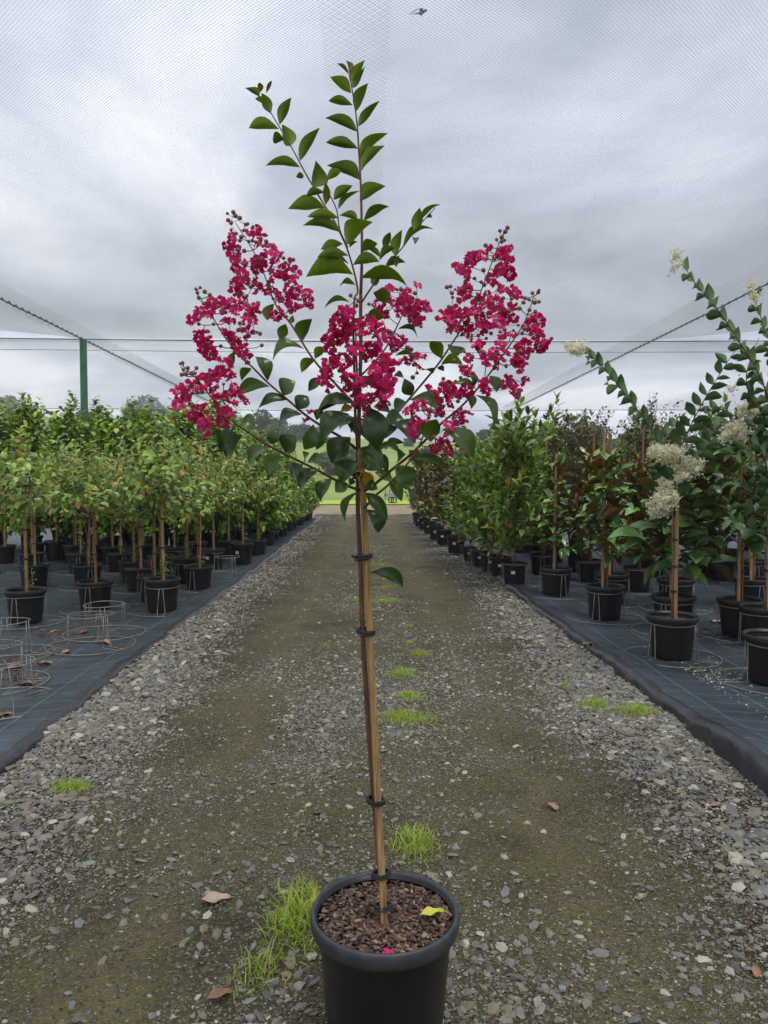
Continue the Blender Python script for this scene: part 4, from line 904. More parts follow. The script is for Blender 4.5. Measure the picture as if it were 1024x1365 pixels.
for i, (px, py) in enumerate(LP):
    p = on_mat(px, py, -1); y = p.y + .13; x = p.x * y / p.y; taken.append((x, y))
    t = plant(x, y, LZ, K_CREPE, UNIQ.get(i, 'young potted standard tree in the left rows with bare potting mix' if i % 3 == 1 else 'young potted standard tree in the left rows with leafy sprouts in its pot'), (G1 + (', bare potting mix' if i % 3 == 1 else ', sprouting')) if i not in UNIQ else None, i, STKR if i == 1 else STK[i % 3], label=i in (9, 19), sc=1.0, zsc=RNG.uniform(.86, 1.12))
    if y < 10.6: stand(x, y, LZ, RNG.uniform(0, 6.28), 'wire stand around a black pot in the left rows', GS1, i)
# spill of low sprouts in some pots
def sprout(seed):
    g = np.random.default_rng(seed); sh = [pts * np.array([.5, .5, 1]) for pts in shoots(6, .27, .28, .16, seed, .9, .22, .2)]; P, D, N, L = leaves_on(sh, .02, .035, seed, .9, .2, .2)
    return leaf_cloud('sprout', P, D, N, L, L * .5, M['crepe_leaf'])
SPR = [sprout(i) for i in range(3)]
crepes = [o for o in COL.objects if o.get('category') == 'potted tree' and o is not hero]
for i, o in enumerate(crepes):
    if i % 3 != 1: s = add('sprout', SPR[i % 3], o); s.location = (.05, -.05, 0); s.rotation_euler = (0, 0, i)
# pink flowers in a few crowns
def pinkball(seed, mat):
    g = np.random.default_rng(seed); n = 26; P = g.normal(0, 1, (n, 3)) * [.035, .035, .05]; D = unit(g.normal(0, 1, (n, 3))); return leaf_cloud('flower_panicle', P, D, g.normal(0, 1, (n, 3)), .02, .018, mat)
PB = pinkball(3, M['pink'])
for i, off in ((0, (.18, -.2, 1.08)), (0, (-.25, -.1, 1.05)), (1, (.02, -.25, 1.0)), (1, (.1, -.2, .95)), (4, (.3, -.2, 1.1)), (2, (-.2, -.2, 1.0))):
    o = add('flower_panicle', PB, crepes[i]); o.location = off
# empty wire stands
GE = 'empty wire stands on the left mat'
for i, (px, py, lab) in enumerate([(5, 939, 'empty wire stand on the mat corner closest to the gravel'), (-8, 912, 'empty wire stand half inside another beside dry leaf litter'), (122, 862, 'empty wire stand in front of the reddish staked tree, ring above two others'), (140, 846, 'empty wire stand right against the pot of the reddish staked tree'), (8, 875, 'empty wire stand in front of the pink budded potted tree'), (303, 768, 'empty wire stand between two pots near the mat edge')]):
    p = on_mat(px, py, -1); stand(p.x, p.y, LZ + .003 * i, .7 + i * 1.3, lab, GE, i, 1.0, 0)
# hedge of broad-leaved plants
GH = 'tall bushy broad leaved plants massed behind the left rows'; hn = 0
rows = []
for j, y in enumerate((12.7, 13.3, 14.3)):
    for i in range(13 - j): rows.append((-2.5 - i * .64 - .32 * (j % 2) - .2 * (j == 2), y + .1 * math.sin(i * 2.1), 0, j))
yy = 14.0
while yy < 24.6:
    rows.append((-1.98 - .06 * math.sin(yy * 3), yy, 1 if yy > 18.5 else 2, 4)); rows.append((-2.75 - .06 * math.sin(yy * 5), yy + .3, 0 if yy < 18 else 2, 3)); yy += .78
RL = ['tall bushy green plant in the hedge row facing the standard trees', 'tall bushy green plant in the second hedge row behind the standard trees', 'tall bushy green plant in the last hedge row near the green post', 'bushy green plant just inside the row lining the left mat edge', 'bushy green hedge plant in black pot lining the left mat edge']
RG = ['front hedge row', 'second hedge row', 'last hedge row', 'hedge row inside the edge row', 'hedge plants lining the left mat edge']
for i, (x, y, s, rw) in enumerate(rows):
    kd = K_BROADS if s == 1 else K_BROAD; sc = .80 if s == 2 else (.98 if y < 16 else .9)
    edge = rw == 4
    plant(x, y, LZ, kd, RL[rw], RG[rw], i, STK[i % 3] if i % 2 else None, label=edge and i % 3 == 0, sc=sc, ties=False, zsc=RNG.uniform(.94, 1.05), cat='potted plant', name='potted_plant')

# right-hand side
def rpos(px, py):
    p = on_mat(px, py, 1); y = p.y + .13; return p.x * y / p.y, y
GB = 'bronze leaved plants in pots at the far right mat edge'
for i, (px, py) in enumerate([(608, 738), (592, 727), (582, 720), (573, 712), (566, 706), (560, 702), (557, 697)]):
    x, y = rpos(px, py); plant(x, y, RZ, K_BRONZE, 'bushy bronze and green leaved plant in black pot by the far mat edge', GB, i, None, True, sc=.98, cat='potted plant', name='potted_plant')
for i in range(8):
    plant(2.55 + .12 * math.sin(i * 2), 12.2 + i * 1.5, RZ, K_BRONZE, 'bronze leaved plant standing one row in from the mat edge', 'bronze leaved plants one row in', i + 1, None, False, sc=1.05, cat='potted plant', name='potted_plant')
GO = 'upright long leaved shrubs in pots along the right mat edge'
for i, (px, py) in enumerate([(627, 749), (641, 756), (655, 763), (668, 769)]):
    x, y = rpos(px, py); plant(x, y, RZ, K_OBLONG, 'long leaved green shrub with small labelled pot along the right mat edge', GO, i, STK[i % 3], True, sc=.72 + .03 * i, cat='potted shrub', name='potted_shrub', ties=False)
    stand(x, y, RZ, i, 'wire stand around a black pot in the right rows', GS2, i)
x, y = rpos(686, 781); plant(x, y, RZ, [kind_oblong(270, 2.12, .5)], 'tall long leaved shrub with pale forked stems and white label on its pot', None, 0, None, True, sc=.88, cat='potted shrub', name='potted_shrub'); stand(x, y, RZ, 1.0, 'wire stand around a black pot in the right rows', GS2, 1)
GF = 'dark small leaved bushes behind the right rows'
for i, (x, y) in enumerate([(2.75, 9.6), (3.5, 9.2), (4.25, 8.8), (5.0, 8.5), (5.8, 8.2), (3.1, 10.7), (4.0, 10.4), (6.6, 8.0), (4.75, 9.7), (5.5, 9.5)]):
    plant(x, y, RZ, K_FICUS, 'dense dark small leaved bush in a pot behind the staked right hand trees', GF, i, STKD[i % 2] if i < 4 else None, False, sc=.98, cat='potted bush', name='potted_bush', ties=False)
GT = 'long leaved plants rising behind the dark bushes'
for i, (x, y) in enumerate([(2.75, 10.9), (3.4, 11.6), (4.3, 11.7), (5.3, 11.2), (6.3, 11.0)]):
    plant(x, y, RZ, K_OBLONG, 'long leaved plant rising above the dark small leaved bushes', GT, i, None, False, sc=.97, cat='potted shrub', name='potted_shrub')
for i in range(6):
    plant(7.2 + .5 * (i % 2), 7.0 + i * 1.1, RZ, K_FICUS, 'dense dark bush at the outer end of the right rows', 'outer dark bushes on the right mat', i, None, False, cat='potted bush', name='potted_bush')

for i in range(10):
    plant(2.9 + i * .72, 12.6 + .2 * math.sin(i * 2), RZ, K_BRONZE, 'low bronze leaved plant in the back row beyond the dark bushes', 'back row of bronze leaved plants', i, None, False, cat='potted plant', name='potted_plant')
def magnolia(px, py, h, nl, L, lab, seed, stakes=2, spread=.18, z0=.42, sc=1.0, sh_h=1.3, label=False):
    """staked magnolia with every large leaf a leaf of its own"""
    r = random.Random(seed); x, y = rpos(px, py); t = empty('potted_tree', (x, y, RZ), 0, lab, 'potted tree'); put_pot(t, label, seed)
    tr = stem(h - .05, seed, .25, .012); mb = MB(); mb.tube(tr, [.010, .009, .008, .007, .006, .004], 7); tips = []
    for i in range(nl // 6):
        f = i / (nl // 6); z = z0 + (h - .1 - z0) * f; a = i * 2.4 + r.uniform(-.3, .3); l = spread * (1 - .45 * f) * r.uniform(.7, 1.2); c = Vector((tr[2].x, tr[2].y, z))
        e = c + Vector((math.cos(a) * l, math.sin(a) * l, l * .8)); mb.tube([c, c.lerp(e, .5) - Vector((0, 0, .01)), e], [.004, .0035, .0025], 5); tips.append((c, e))
    add('trunk', mb.mesh('trunk', M['twig'], True), t)
    for i in range(nl):
        c, e = tips[i % len(tips)] if i < nl - 8 else (tr[4], tr[5]); a = i * 2.4 + r.uniform(-.5, .5); f = r.uniform(.35, 1.0); b = c.lerp(e, f); el = r.uniform(-.8, .2) + .75 * (i % len(tips)) / len(tips) if i < nl - 8 else r.uniform(.8, 1.3)
        d = Vector((math.cos(a) * math.cos(el), math.sin(a) * math.cos(el), math.sin(el))); ll = L * r.uniform(.7, 1.15); Nn = UP + d * -.2 + Vector((r.uniform(-.4, .4), r.uniform(-.4, .4), 0))
        if r.random() < .16: Nn = UP * .5 + Vector((r.uniform(-1, 1), r.uniform(-1, 1), 0))
        add('leaf', (ML if i >= nl - 14 or r.random() < .12 + .3 * (i % len(tips)) / len(tips) else MG)[i % 3], t, matrix=leaf_matrix(b, b + d * ll, ll * r.uniform(.46, .58), Nn))
    for i in range(stakes):
        s = add('stake', stake_mesh(sh_h, .02, seed + i, M['stake_dark'] if i else M['stake']), t); s.location = (-.03 + .05 * i, .03 * (1 if i else -1), .18); s.rotation_euler = (0, .01 * i, .4 * i)
    for zz in (.5, .8): o = add('tree_tie', tie_mesh(.02, .004), t); o.location = (0, 0, zz)
    stand(x, y, RZ, seed, 'wire stand around a black pot in the right rows', GS2, seed)
    return t
magnolia(806, 828, 1.42, 150, .155, 'leafy rusty backed young tree on two stakes in a pot near the right mat edge', 301, 2, .20, .48, sh_h=1.42)
magnolia(741, 796, 1.42, 90, .14, 'slender young tree with yellowish upper leaves on a reddish stake', 302, 1, .15, .42, sh_h=1.3)
magnolia(897, 846, 1.25, 120, .25, 'large leaved young tree directly behind the white flowering tree', 303, 2, .26, .36, sh_h=1.2)
magnolia(986, 852, 1.45, 130, .20, 'large leaved tree on reddish stakes beside the white flowering tree', 304, 2, .26, .55, sh_h=1.3)
magnolia(815, 806, 1.35, 80, .14, 'leafy young tree in the pot half hidden behind the rusty backed tree', 305, 1, .2, .5, sh_h=1.3)
magnolia(1002, 815, 1.6, 110, .17, 'taller reddish staked tree behind the large leaved tree', 306, 2, .3, .6, sh_h=1.4)
magnolia(900, 815, 1.5, 110, .17, 'rusty backed tree standing third in line behind the white flowering tree', 307, 1, .3, .6, sh_h=1.3)
magnolia(1000, 782, 1.6, 90, .17, 'rusty backed tree standing deep among the reddish stakes', 308, 2, .3, .6, sh_h=1.5)
for i, (px, py) in enumerate([(722, 767), (785, 777), (870, 770), (850, 790), (945, 770)]):
    x, y = rpos(px, py); plant(x, y, RZ, K_BRONZE, 'small bronze leaved tree in a black pot under the dark bushes', 'small bronze trees under the dark bushes', i, STKD[0], False, sc=.9, cat='potted tree', name='potted_tree', ties=False); stand(x, y, RZ, i * 1.1, 'wire stand around a black pot in the right rows', GS2, i)

# the two white-flowered trees
def white_cluster(seed, n, rx, rz):
    g = np.random.default_rng(seed); c = unit(g.normal(0, 1, (max(n // 30, 5), 3))) * g.uniform(.3, 1.0, (max(n // 30, 5), 1)) * [rx, rx, rz]; P = c[g.integers(0, len(c), n)] + g.normal(0, 1, (n, 3)) * .0125
    return leaf_cloud('flower_panicle', P, unit(g.normal(0, 1, (n, 3))), g.normal(0, 1, (n, 3)), g.uniform(.010, .019, n), .013, M['white_petal'], .1, .3)
def whip_tree(px, py, lab, whips, clusters, seed, leafL, stake_top):
    r = random.Random(seed); x, y = rpos(px, py); t = empty('potted_tree', (x, y, RZ), 0, lab, 'potted tree'); put_pot(t, False, seed); o0 = t.location
    W = lambda q: at(q[0], q[1], q[2]) - o0
    tp = stake_top; mb = MB(); mb.tube([Vector((0, 0, .24)), Vector((.01, .01, .6)), Vector((.0, .01, tp - .1)), Vector((0, 0, tp))], [.012, .011, .010, .009], 7); add('trunk', mb.mesh('trunk', M['trunk'], True), t)
    s = add('stake', stake_mesh(tp - .1, .019, seed), t); s.location = (.016, -.014, .2)
    for zz in (.45, .62, .80): o = add('tree_tie', tie_mesh(.018, .004), t); o.location = (.008, -.006, zz)
    for wi, pts in enumerate(whips):
        P = [Vector((0, 0, tp - .03))] + [W(q) for q in pts]; out = []
        for i in range(len(P) - 1):
            p0, p1, p2, p3 = P[max(i - 1, 0)], P[i], P[i + 1], P[min(i + 2, len(P) - 1)]
            for u in (0, .2, .4, .6, .8): out.append(.5 * ((2 * p1) + (-p0 + p2) * u + (2 * p0 - 5 * p1 + 4 * p2 - p3) * u * u + (-p0 + 3 * p1 - 3 * p2 + p3) * u ** 3))
        out.append(P[-1]); k = len(out); mb = MB(); mb.tube(out, [.0055 - .004 * i / (k - 1) for i in range(k)], 6); add('branch', mb.mesh('branch', M['twig'], True), t)
        tot = sum((out[i + 1] - out[i]).length for i in range(k - 1)); n = int(tot / .042); 
        for i in range(n):
            s_ = .12 * tot + .84 * tot * i / n; acc = 0
            for j in range(k - 1):
                l = (out[j + 1] - out[j]).length
                if acc + l >= s_: break
                acc += l
            b = out[j].lerp(out[j + 1], (s_ - acc) / max(l, 1e-6)); tg = (out[j + 1] - out[j]).normalized(); sd = tg.cross(Vector((0, -.8, .6))).normalized() * (1 if i % 2 else -1)
            d = (tg * r.uniform(.45, .85) + sd + Vector((r.uniform(-.2, .2), r.uniform(-.4, .4), r.uniform(-.2, .15)))).normalized(); ll = leafL * r.uniform(.85, 1.2) * (1 - .3 * i / n)
            Nn = UP * .42 + Vector((r.uniform(-.35, .35), .9, 0)) + tg * .1
            add('leaf', WL[i % 3], t, matrix=leaf_matrix(b, b + d * ll, ll * r.uniform(.46, .56), Nn))
    for ci, (cx, cy, Y, n, rx, rz) in enumerate(clusters):
        o = add('flower_panicle', white_cluster(seed + ci, n, rx, rz), t); o.location = at(cx, cy, Y) - o0
    stand(x, y, RZ, seed * 1.7, 'wire stand around a black pot in the right rows', GS2, seed)
    return t
whip_tree(895, 882, 'potted tree with cream white flower clusters and long arching leafy whips', [
    [(888, 620, 4.85), (872, 580, 4.7), (845, 540, 4.55), (800, 485, 4.4), (768, 462, 4.3)], [(900, 620, 4.8), (915, 580, 4.7), (935, 540, 4.6), (965, 490, 4.5), (985, 460, 4.45)],
    [(905, 640, 4.9), (935, 600, 5.0), (960, 585, 5.05), (985, 575, 5.1)], [(890, 640, 5.1), (880, 600, 5.3), (905, 560, 5.4)], [(905, 640, 4.9), (925, 620, 4.8), (945, 590, 4.7), (950, 560, 4.7)]],
    [(893, 606, 4.7, 1500, .105, .07), (873, 602, 4.65, 600, .06, .05), (917, 622, 4.75, 900, .085, .06), (905, 635, 4.74, 500, .06, .04), (885, 648, 4.73, 500, .045, .06), (880, 672, 4.7, 1300, .085, .075), (893, 662, 4.7, 600, .07, .06), (768, 464, 4.3, 420, .085, .05)], 401, .125, .98)
whip_tree(1030, 918, 'white flowering potted tree cut by the picture edge with tall whip leaning over the cable', [
    [(1030, 560, 4.1), (1012, 500, 4.0), (985, 455, 3.95), (955, 410, 3.9), (925, 375, 3.85), (903, 338, 3.8)], [(1032, 570, 4.2), (1040, 500, 4.2), (1020, 440, 4.15), (1002, 385, 4.1)],
    [(1020, 590, 4.2), (985, 560, 4.25), (960, 545, 4.3), (930, 540, 4.3)], [(1040, 560, 4.2), (1050, 500, 4.2), (1045, 420, 4.2)], [(1015, 600, 4.1), (990, 600, 4.1), (965, 612, 4.1)], [(1025, 560, 4.15), (1005, 540, 4.1), (995, 500, 4.05), (1012, 450, 4.0)]],
    [(985, 575, 4.2, 700, .075, .06), (995, 545, 4.2, 600, .06, .06), (968, 580, 4.22, 340, .05, .04), (903, 345, 3.8, 170, .05, .10), (1002, 392, 4.1, 170, .05, .09), (1015, 625, 4.2, 160, .05, .05), (975, 515, 4.25, 60, .05, .03)], 402, .115, 1.02)
x, y = rpos(1018, 866); t = plant(x, y, RZ, [kind_big(290)], 'potted tree with fresh lime shoots behind the picture edge pot', None, 0, STK[0]); stand(x, y, RZ, .4, 'wire stand around a black pot in the right rows', GS2, 0)
o = add('sprout', SPR[0], t); o.location = (-.03, -.08, .25)

# ------------------------------------------------------------------ weeds, fallen leaves, litter
def tuft(px, py, w, d, n, h, lab, grp, seed, lean=.5, z=None):
    g = np.random.default_rng(seed); c = gp(px, py, 0); rx = w / FPX * c.y / 2; ry = d; P = np.c_[np.clip(g.normal(0, .45, n), -.9, .9) * rx, np.clip(g.normal(0, .45, n), -.9, .9) * ry, np.zeros(n)]
    P[:, 2] = track_z(P[:, 0] + c.x, P[:, 1] + c.y) - tz(c.x, c.y); a = g.uniform(0, 6.28, n); el = g.uniform(.35, 1.45, n)
    D = np.c_[np.cos(a) * np.cos(el), np.sin(a) * np.cos(el), np.sin(el)]; N = np.c_[-np.cos(a) * np.sin(el), -np.sin(a) * np.sin(el), np.cos(el)]
    L = h * g.uniform(.35, 1.3, n) * (1 - .35 * np.hypot(P[:, 0] / rx, P[:, 1] / ry).clip(0, 1.4)); me = leaf_cloud('grass_tuft', P, D, N, L, np.maximum(L * .06, .0022), M['grass'], .12, .1, w1=1, w2=.7)
    o = add('grass_tuft', me); o.location = (c.x, c.y, tz(c.x, c.y)); props(o, lab, 'grass tuft', grp)
GM = 'bright green tufts along the middle of the track'
for i, (px, py, w, d, n, h) in enumerate([(508, 754, 26, .18, 260, .035), (520, 784, 14, .10, 120, .035), (506, 785, 22, .10, 160, .03), (516, 803, 36, .16, 420, .045), (474, 802, 20, .1, 120, .03), (546, 836, 10, .06, 60, .03), (546, 859, 14, .06, 90, .03), (561, 873, 24, .09, 200, .04), (538, 901, 38, .10, 330, .045), (547, 933, 36, .10, 280, .04)]):
    tuft(px, py, w * 1.35, d * 1.2, int(n * 1.7), h, 'small low tuft of bright green grass on the stony strip mid track', GM, 500 + i)
tuft(542, 962, 90, .13, 900, .045, 'widest low row of green grass tufts mid track behind the stake', None, 520)
tuft(434, 864, 28, .07, 110, .035, 'lone sparse grass tuft left of the stake on the track', None, 521)
tuft(553, 1132, 74, .14, 380, .06, 'lush green grass clump just behind the front pot', None, 522)
tuft(398, 1235, 95, .20, 480, .075, 'tall yellow green grass clump beside the front pot', None, 523)
tuft(345, 1300, 90, .12, 160, .05, 'thin scattered grass blades on the mud near the brown leaf', None, 524)
tuft(95, 1054, 60, .07, 620, .035, 'bright lime tuft among stones below the left mat edge', None, 525)
tuft(753, 918, 18, .06, 90, .04, 'small lone tuft on gravel by the right mat edge', None, 526)
tuft(794, 946, 44, .12, 420, .055, 'tuft of mixed straw and green blades by the right mat fold', None, 527)
tuft(848, 954, 62, .11, 700, .055, 'dense green tuft hard against the right mat fold', None, 528)
tuft(575, 712, 12, .2, 80, .05, 'small weed tuft at the far right mat edge', None, 529)
DL = [flat_leaf('dry_leaf', M['dry'], .075, .038, c, i) for i, c in enumerate((.25, .4, .15))]; DP = flat_leaf('dry_leaf', M['dry_pale'], .085, .055, .12, 7)
def dry(px, py, z, me, sc, rz, lab, grp=None, rx=0.0):
    p = gp(px, py, z); o = add('dry_leaf', me); zz = z if z > .004 else tz(p.x, p.y) + .006; o.location = (p.x, p.y, zz); o.rotation_euler = (rx, RNG.uniform(-.1, .1), rz); o.scale = (sc,) * 3; props(o, lab, 'dry leaf', grp)
dry(288, 1205, 0, DP, 1.0, .15, 'large pale tan dry leaf lying flat on the gravel'); dry(293, 1338, 0, DL[1], .85, .4, 'curled rust brown dry leaf beside the thin grass blades')
dry(737, 1076, 0, DL[0], .85, 1.9, 'orange brown dry leaf on the open mud of the right wheel rut'); dry(512, 1006, 0, DL[2], .5, .2, 'small tan dry leaf right behind the stake')
dry(502, 818, 0, DL[2], 1.0, .3, 'dry leaf lying by the wide moss tuft mid track'); dry(860, 1050, 0, DL[1], .5, 2.2, 'small twisted brown leaf among the right gravel'); dry(955, 1080, 0, DL[0], .7, .2, 'tan dry leaf among stones below the right mat')
dry(1008, 1300, 0, DL[2], .6, 1.2, 'pale brown leaf on the coarse gravel beside the right foreground stones'); dry(550, 930, 0, DL[0], .6, 0, 'orange dry leaf between two low grass tufts')
dry(783, 860, RZ, DL[0], 1.2, .2, 'bright orange brown leaf on the right mat near its edge'); dry(1000, 905, RZ, DL[1], 1.2, 2.0, 'curled tan leaf against the picture edge pot on the right mat')
dry(957, 830, RZ, DP, 1.6, 2.5, 'curled pale leaf on the right mat between the pots')
GD = 'dry brown leaves scattered over the left mat'
for i, (px, py) in enumerate([(210, 861), (60, 887), (36, 913), (112, 844), (20, 893), (72, 843), (140, 858), (88, 872), (2, 955)]):
    dry(px, py, LZ, DL[i % 3], RNG.uniform(1.1, 1.8), RNG.uniform(0, 6), 'curled brown dry leaf lying on the left mat', GD)
GR = 'dry brown leaves scattered over the right mat'
for i, (px, py) in enumerate([(735, 850), (700, 812), (850, 905), (770, 830), (930, 850)]): dry(px, py, RZ, DL[i % 3], RNG.uniform(.5, .9), RNG.uniform(0, 6), 'small brown dry leaf lying on the right mat', GR)
def litter(name, spots, n, L, W, mat, z, lab, cat, seed):
    g = np.random.default_rng(seed); P = []
    for (px, py, r) in spots:
        c = gp(px, py, z); q = g.normal(0, 1, (n, 2)) * r; P.append(np.c_[c.x + q[:, 0], c.y + q[:, 1], np.full(n, z + .004)])
    P = np.concatenate(P); P = P[np.abs(P[:, 0]) > 1.98]; k = len(P); a = g.uniform(0, 6.28, k)
    props(add(name, leaf_cloud(name, P, np.c_[np.cos(a), np.sin(a), g.uniform(0, .25, k)], np.c_[g.normal(0, .3, (k, 2)), np.ones(k)], L * g.uniform(.5, 1.4, k), W * g.uniform(.6, 1.3, k), mat)), lab, cat, kind='stuff')
M['litter'] = leaf_mat('brown_litter', lin(70, 50, 36), lin(128, 96, 66), .8, 0.0)
litter('leaf_litter', [(25, 905, .12), (60, 850, .15), (100, 840, .2), (150, 830, .25), (230, 835, .12), (20, 880, .15), (250, 800, .3), (120, 800, .4)], 150, .042, .009, M['litter'], LZ, 'brown leaf and twig litter strewn on the left mat', 'litter', 1)
litter('leaf_litter', [(960, 855, .3), (880, 905, .18), (930, 900, .15), (820, 850, .3), (760, 830, .3), (900, 830, .5)], 110, .026, .008, M['litter'], RZ, 'brown leaf and twig litter strewn on the right mat', 'litter', 2)
litter('fallen_petals', [(880, 905, .12), (930, 900, .14), (900, 915, .25), (960, 930, .3), (850, 880, .3)], 110, .013, .012, M['white_petal'], RZ, 'tiny cream petals fallen round the white flowering tree pot', 'petals', 3)

# ------------------------------------------------------------------ beyond the nursery
def far_tree(seed, h, w):
    r = random.Random(seed); g = np.random.default_rng(seed); mb = MB(); mb.tube([(0, 0, -1), (.1, 0, h * .2), (0, .1, h * .45), (.2, 0, h * .7)], [h * .035, h * .028, h * .02, h * .008], 7); P = []; D = []
    for i in range(16):
        a = r.uniform(0, 6.28); rr = w / 2 * math.sqrt(r.random()) * .8; c = np.array([math.cos(a) * rr, math.sin(a) * rr, h * (.12 + .73 * r.random() * (1 - .5 * (rr / (w / 2)) ** 2))]); br = w * r.uniform(.12, .22)
        mb.tube([(0, 0, h * r.uniform(.2, .45)), tuple(c * np.array([.5, .5, .85])), tuple(c)], [h * .014, h * .009, h * .004], 5); n = 240; q = unit(g.normal(0, 1, (n, 3))); P.append(c + q * br * g.uniform(.55, 1.1, (n, 1)) * [1, 1, .75]); D.append(q)
    P = np.concatenate(P); D = np.concatenate(D); n = len(P); tv = NR.random(n)
    return mb.mesh('trunk', M['trunk'], True), leaf_cloud('crown', P, unit(D * .5 + g.normal(0, 1, (n, 3))), D + g.normal(0, .4, (n, 3)), g.uniform(.35, .7, n), g.uniform(.3, .5, n), M['far_leaf'], .1, .05, tint=tv)
FT = [far_tree(600, 8, 10), far_tree(601, 9, 8), far_tree(602, 7, 9), far_tree(603, 11, 7)]
FL = [(195, 528, 120, 0, 9, 'broad dark tree on the hill behind the green post'), (120, 536, 125, 1, 8, 'thin crowned tree just beside the green post on the hill'), (5, 526, 115, 0, 9, 'dark tree on the hill at the left end of the skyline'), (355, 548, 120, 2, 10, 'pale grey green tree behind the lower left branch'), (400, 556, 135, 1, 8, 'smaller tree beside the pale grey green tree'), (425, 566, 140, 2, 6, 'low round tree on the slope left of the trunk'),
      (455, 588, 75, 2, 5.5, 'bushy tree low on the slope behind the trunk'), (640, 568, 92, 1, 8, 'dark tree of the wood at its left end'), (662, 556, 96, 3, 10, 'tallest tree of the wood behind the bronze plants'), (690, 562, 94, 0, 9, 'broad tree in the middle of the wood'), (722, 556, 98, 3, 9.5, 'tree of the wood beside the dark post'), (750, 562, 100, 1, 9, 'tree of the wood right of the dark post'),
      (790, 566, 112, 0, 9, 'hazy tree beyond the long leaved tops'), (840, 572, 118, 2, 8, 'hazy tree behind the white flowering whip'), (575, 590, 80, 2, 5, 'low bushy tree on the slope right of the trunk'), (615, 596, 82, 2, 5.5, 'low bush at the foot of the wood'), (545, 580, 130, 1, 6, 'small far tree on the ridge right of the trunk'), (900, 566, 110, 3, 9, 'far tree hidden behind the white flowers'), (270, 556, 130, 2, 7, 'low far tree behind the left flower cluster'), (675, 590, 84, 2, 6, 'bushy lower tree in front of the wood')]
for i, (px, py, Y, k, h, lab) in enumerate(FL):
    top = at(px, py, Y); gz = float(terrain(np.array([top.x]), np.array([top.y]))[0]); h0 = (8, 9, 7, 11)[k]; s = max((top.z - gz) / (h0 * .93), .25)
    t = empty('far_tree', (top.x, top.y, gz - .1), i * 1.3, lab, 'tree', 'trees on the hill beyond the nursery'); t.scale = (s * 1.05, s * 1.05, s); add('trunk', FT[k][0], t); add('crown', FT[k][1], t)
# small cart at the end of the track
p = gp(521, 671.5, 0); t = empty('hand_cart', (p.x, p.y + .3, .03), .3, 'small grey barrow with uprights parked on the grass at the track end', 'cart')
mb = MB(); mb.box((0, 0, .34), (.62, .42, .03)); mb.box((0, .2, .43), (.62, .02, .16)); mb.box((0, -.2, .43), (.62, .02, .16)); mb.box((.3, 0, .43), (.02, .38, .16)); add('tray', mb.mesh('tray', simple('grey_tray', lin(150, 160, 168), lin(120, 130, 140), .5)), t)
for sx in (-.28, -.05): mb = MB(); mb.tube([(sx, 0, .3), (sx, .02, .72)], .02, 6); add('upright', mb.mesh('upright', M['post_dark']), t)
for sy in (-.24, .24):
    mb = MB(); mb.tube([(.1 + .15 * math.cos(a), sy, .16 + .15 * math.sin(a)) for a in np.linspace(0, 6.283, 17)[:-1]], .03, 6, closed=True); w = add('wheel', mb.mesh('wheel', M['tie'], True), t)
    mb = MB(); mb.box((.1, sy, .16), (.24, .02, .03)); mb.box((.1, sy, .16), (.03, .021, .24)); add('spoke', mb.mesh('spoke', M['wire']), w)
mb = MB(); mb.tube([(.28, -.15, .36), (.28, -.15, .12), (.28, -.15, 0)], .018, 5); mb.tube([(-.3, 0, .3), (-.3, 0, 0)], .018, 5); add('leg', mb.mesh('leg', M['post_dark']), t)
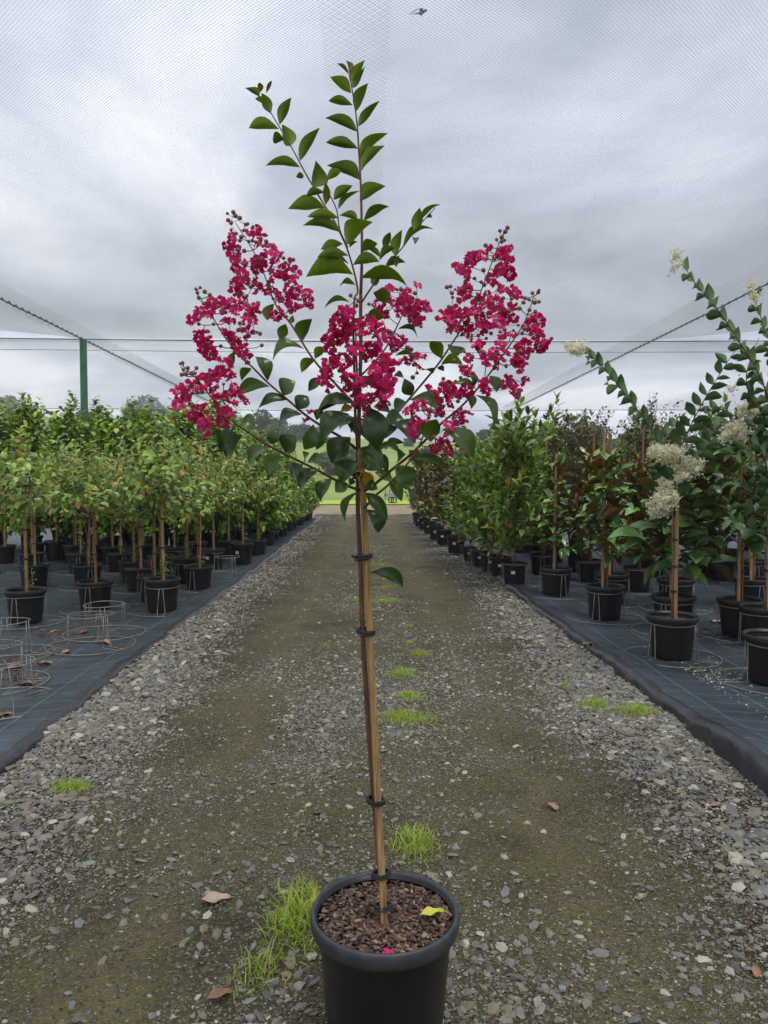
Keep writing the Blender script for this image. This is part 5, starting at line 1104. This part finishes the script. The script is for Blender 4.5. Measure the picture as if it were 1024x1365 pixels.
# bird above the net
def bird():
    p = at(561, 17, 26); mb = MB(); V = []
    # body along x: rings (x, z, ry, rz)
    rings = [(-.20, .0, .004, .004), (-.15, .0, .03, .014), (-.08, -.005, .045, .04), (0, -.012, .055, .055), (.08, -.005, .05, .05), (.14, .012, .032, .034), (.18, .03, .03, .03), (.215, .03, .02, .018), (.25, .024, .006, .005), (.29, .02, .001, .001)]
    n = 8
    for (x, z, ry, rz) in rings:
        for j in range(n): a = 2 * math.pi * j / n; V.append((x, ry * math.cos(a), z + rz * math.sin(a)))
    F = [(i * n + j, i * n + (j + 1) % n, (i + 1) * n + (j + 1) % n, (i + 1) * n + j) for i in range(len(rings) - 1) for j in range(n)]
    mb.raw(V, F)
    for s in (-1, 1):
        st = [(0.0, .03, .02, .14), (.14, .09, .10, .13), (.26, .04, .09, .12), (.38, -.10, .02, .08), (.46, -.2, -.05, .02)]; W = []
        for (yy, dx, z, c) in st: W += [(dx + c / 2, s * yy, z + .006), (dx - c / 2, s * yy, z), (dx, s * yy, z - .012)]
        f = []
        for i in range(4):
            a = i * 3; f += [(a, a + 1, a + 4, a + 3), (a + 1, a + 2, a + 5, a + 4), (a + 2, a, a + 3, a + 5)]
        mb.raw(W, f)
    mb.raw([(-.12, -.05, .01), (-.12, .05, .01), (-.30, .07, .0), (-.30, -.07, .0), (-.15, 0, -.012)], [(0, 1, 2, 3), (0, 4, 1), (1, 4, 2), (2, 4, 3), (3, 4, 0)])
    o = add('bird', mb.mesh('bird', simple('grey_brown_plumage', lin(70, 64, 54), lin(96, 90, 80), .8, 9), True)); o.location = p; o.rotation_euler = (math.radians(24), math.radians(6), math.radians(-28)); o.scale = (1.0,) * 3
    props(o, 'small grey brown bird flying above the overhead net', 'bird')
bird()

# ------------------------------------------------------------------ moist air
mh, nt_, N_, L_ = new_mat('moist_air')
ov = N_('ShaderNodeOutputMaterial'); pv = N_('ShaderNodeVolumePrincipled'); pv.inputs['Color'].default_value = (.86, .89, .93, 1); pv.inputs['Density'].default_value = .0013; pv.inputs['Anisotropy'].default_value = .2; L_(pv.outputs[0], ov.inputs['Volume'])
mb = MB(); mb.box((0, 200, 19), (1000, 900, 44)); props(add('haze', mb.mesh('haze', mh)), 'thin moist haze over the fields', 'haze', kind='stuff')
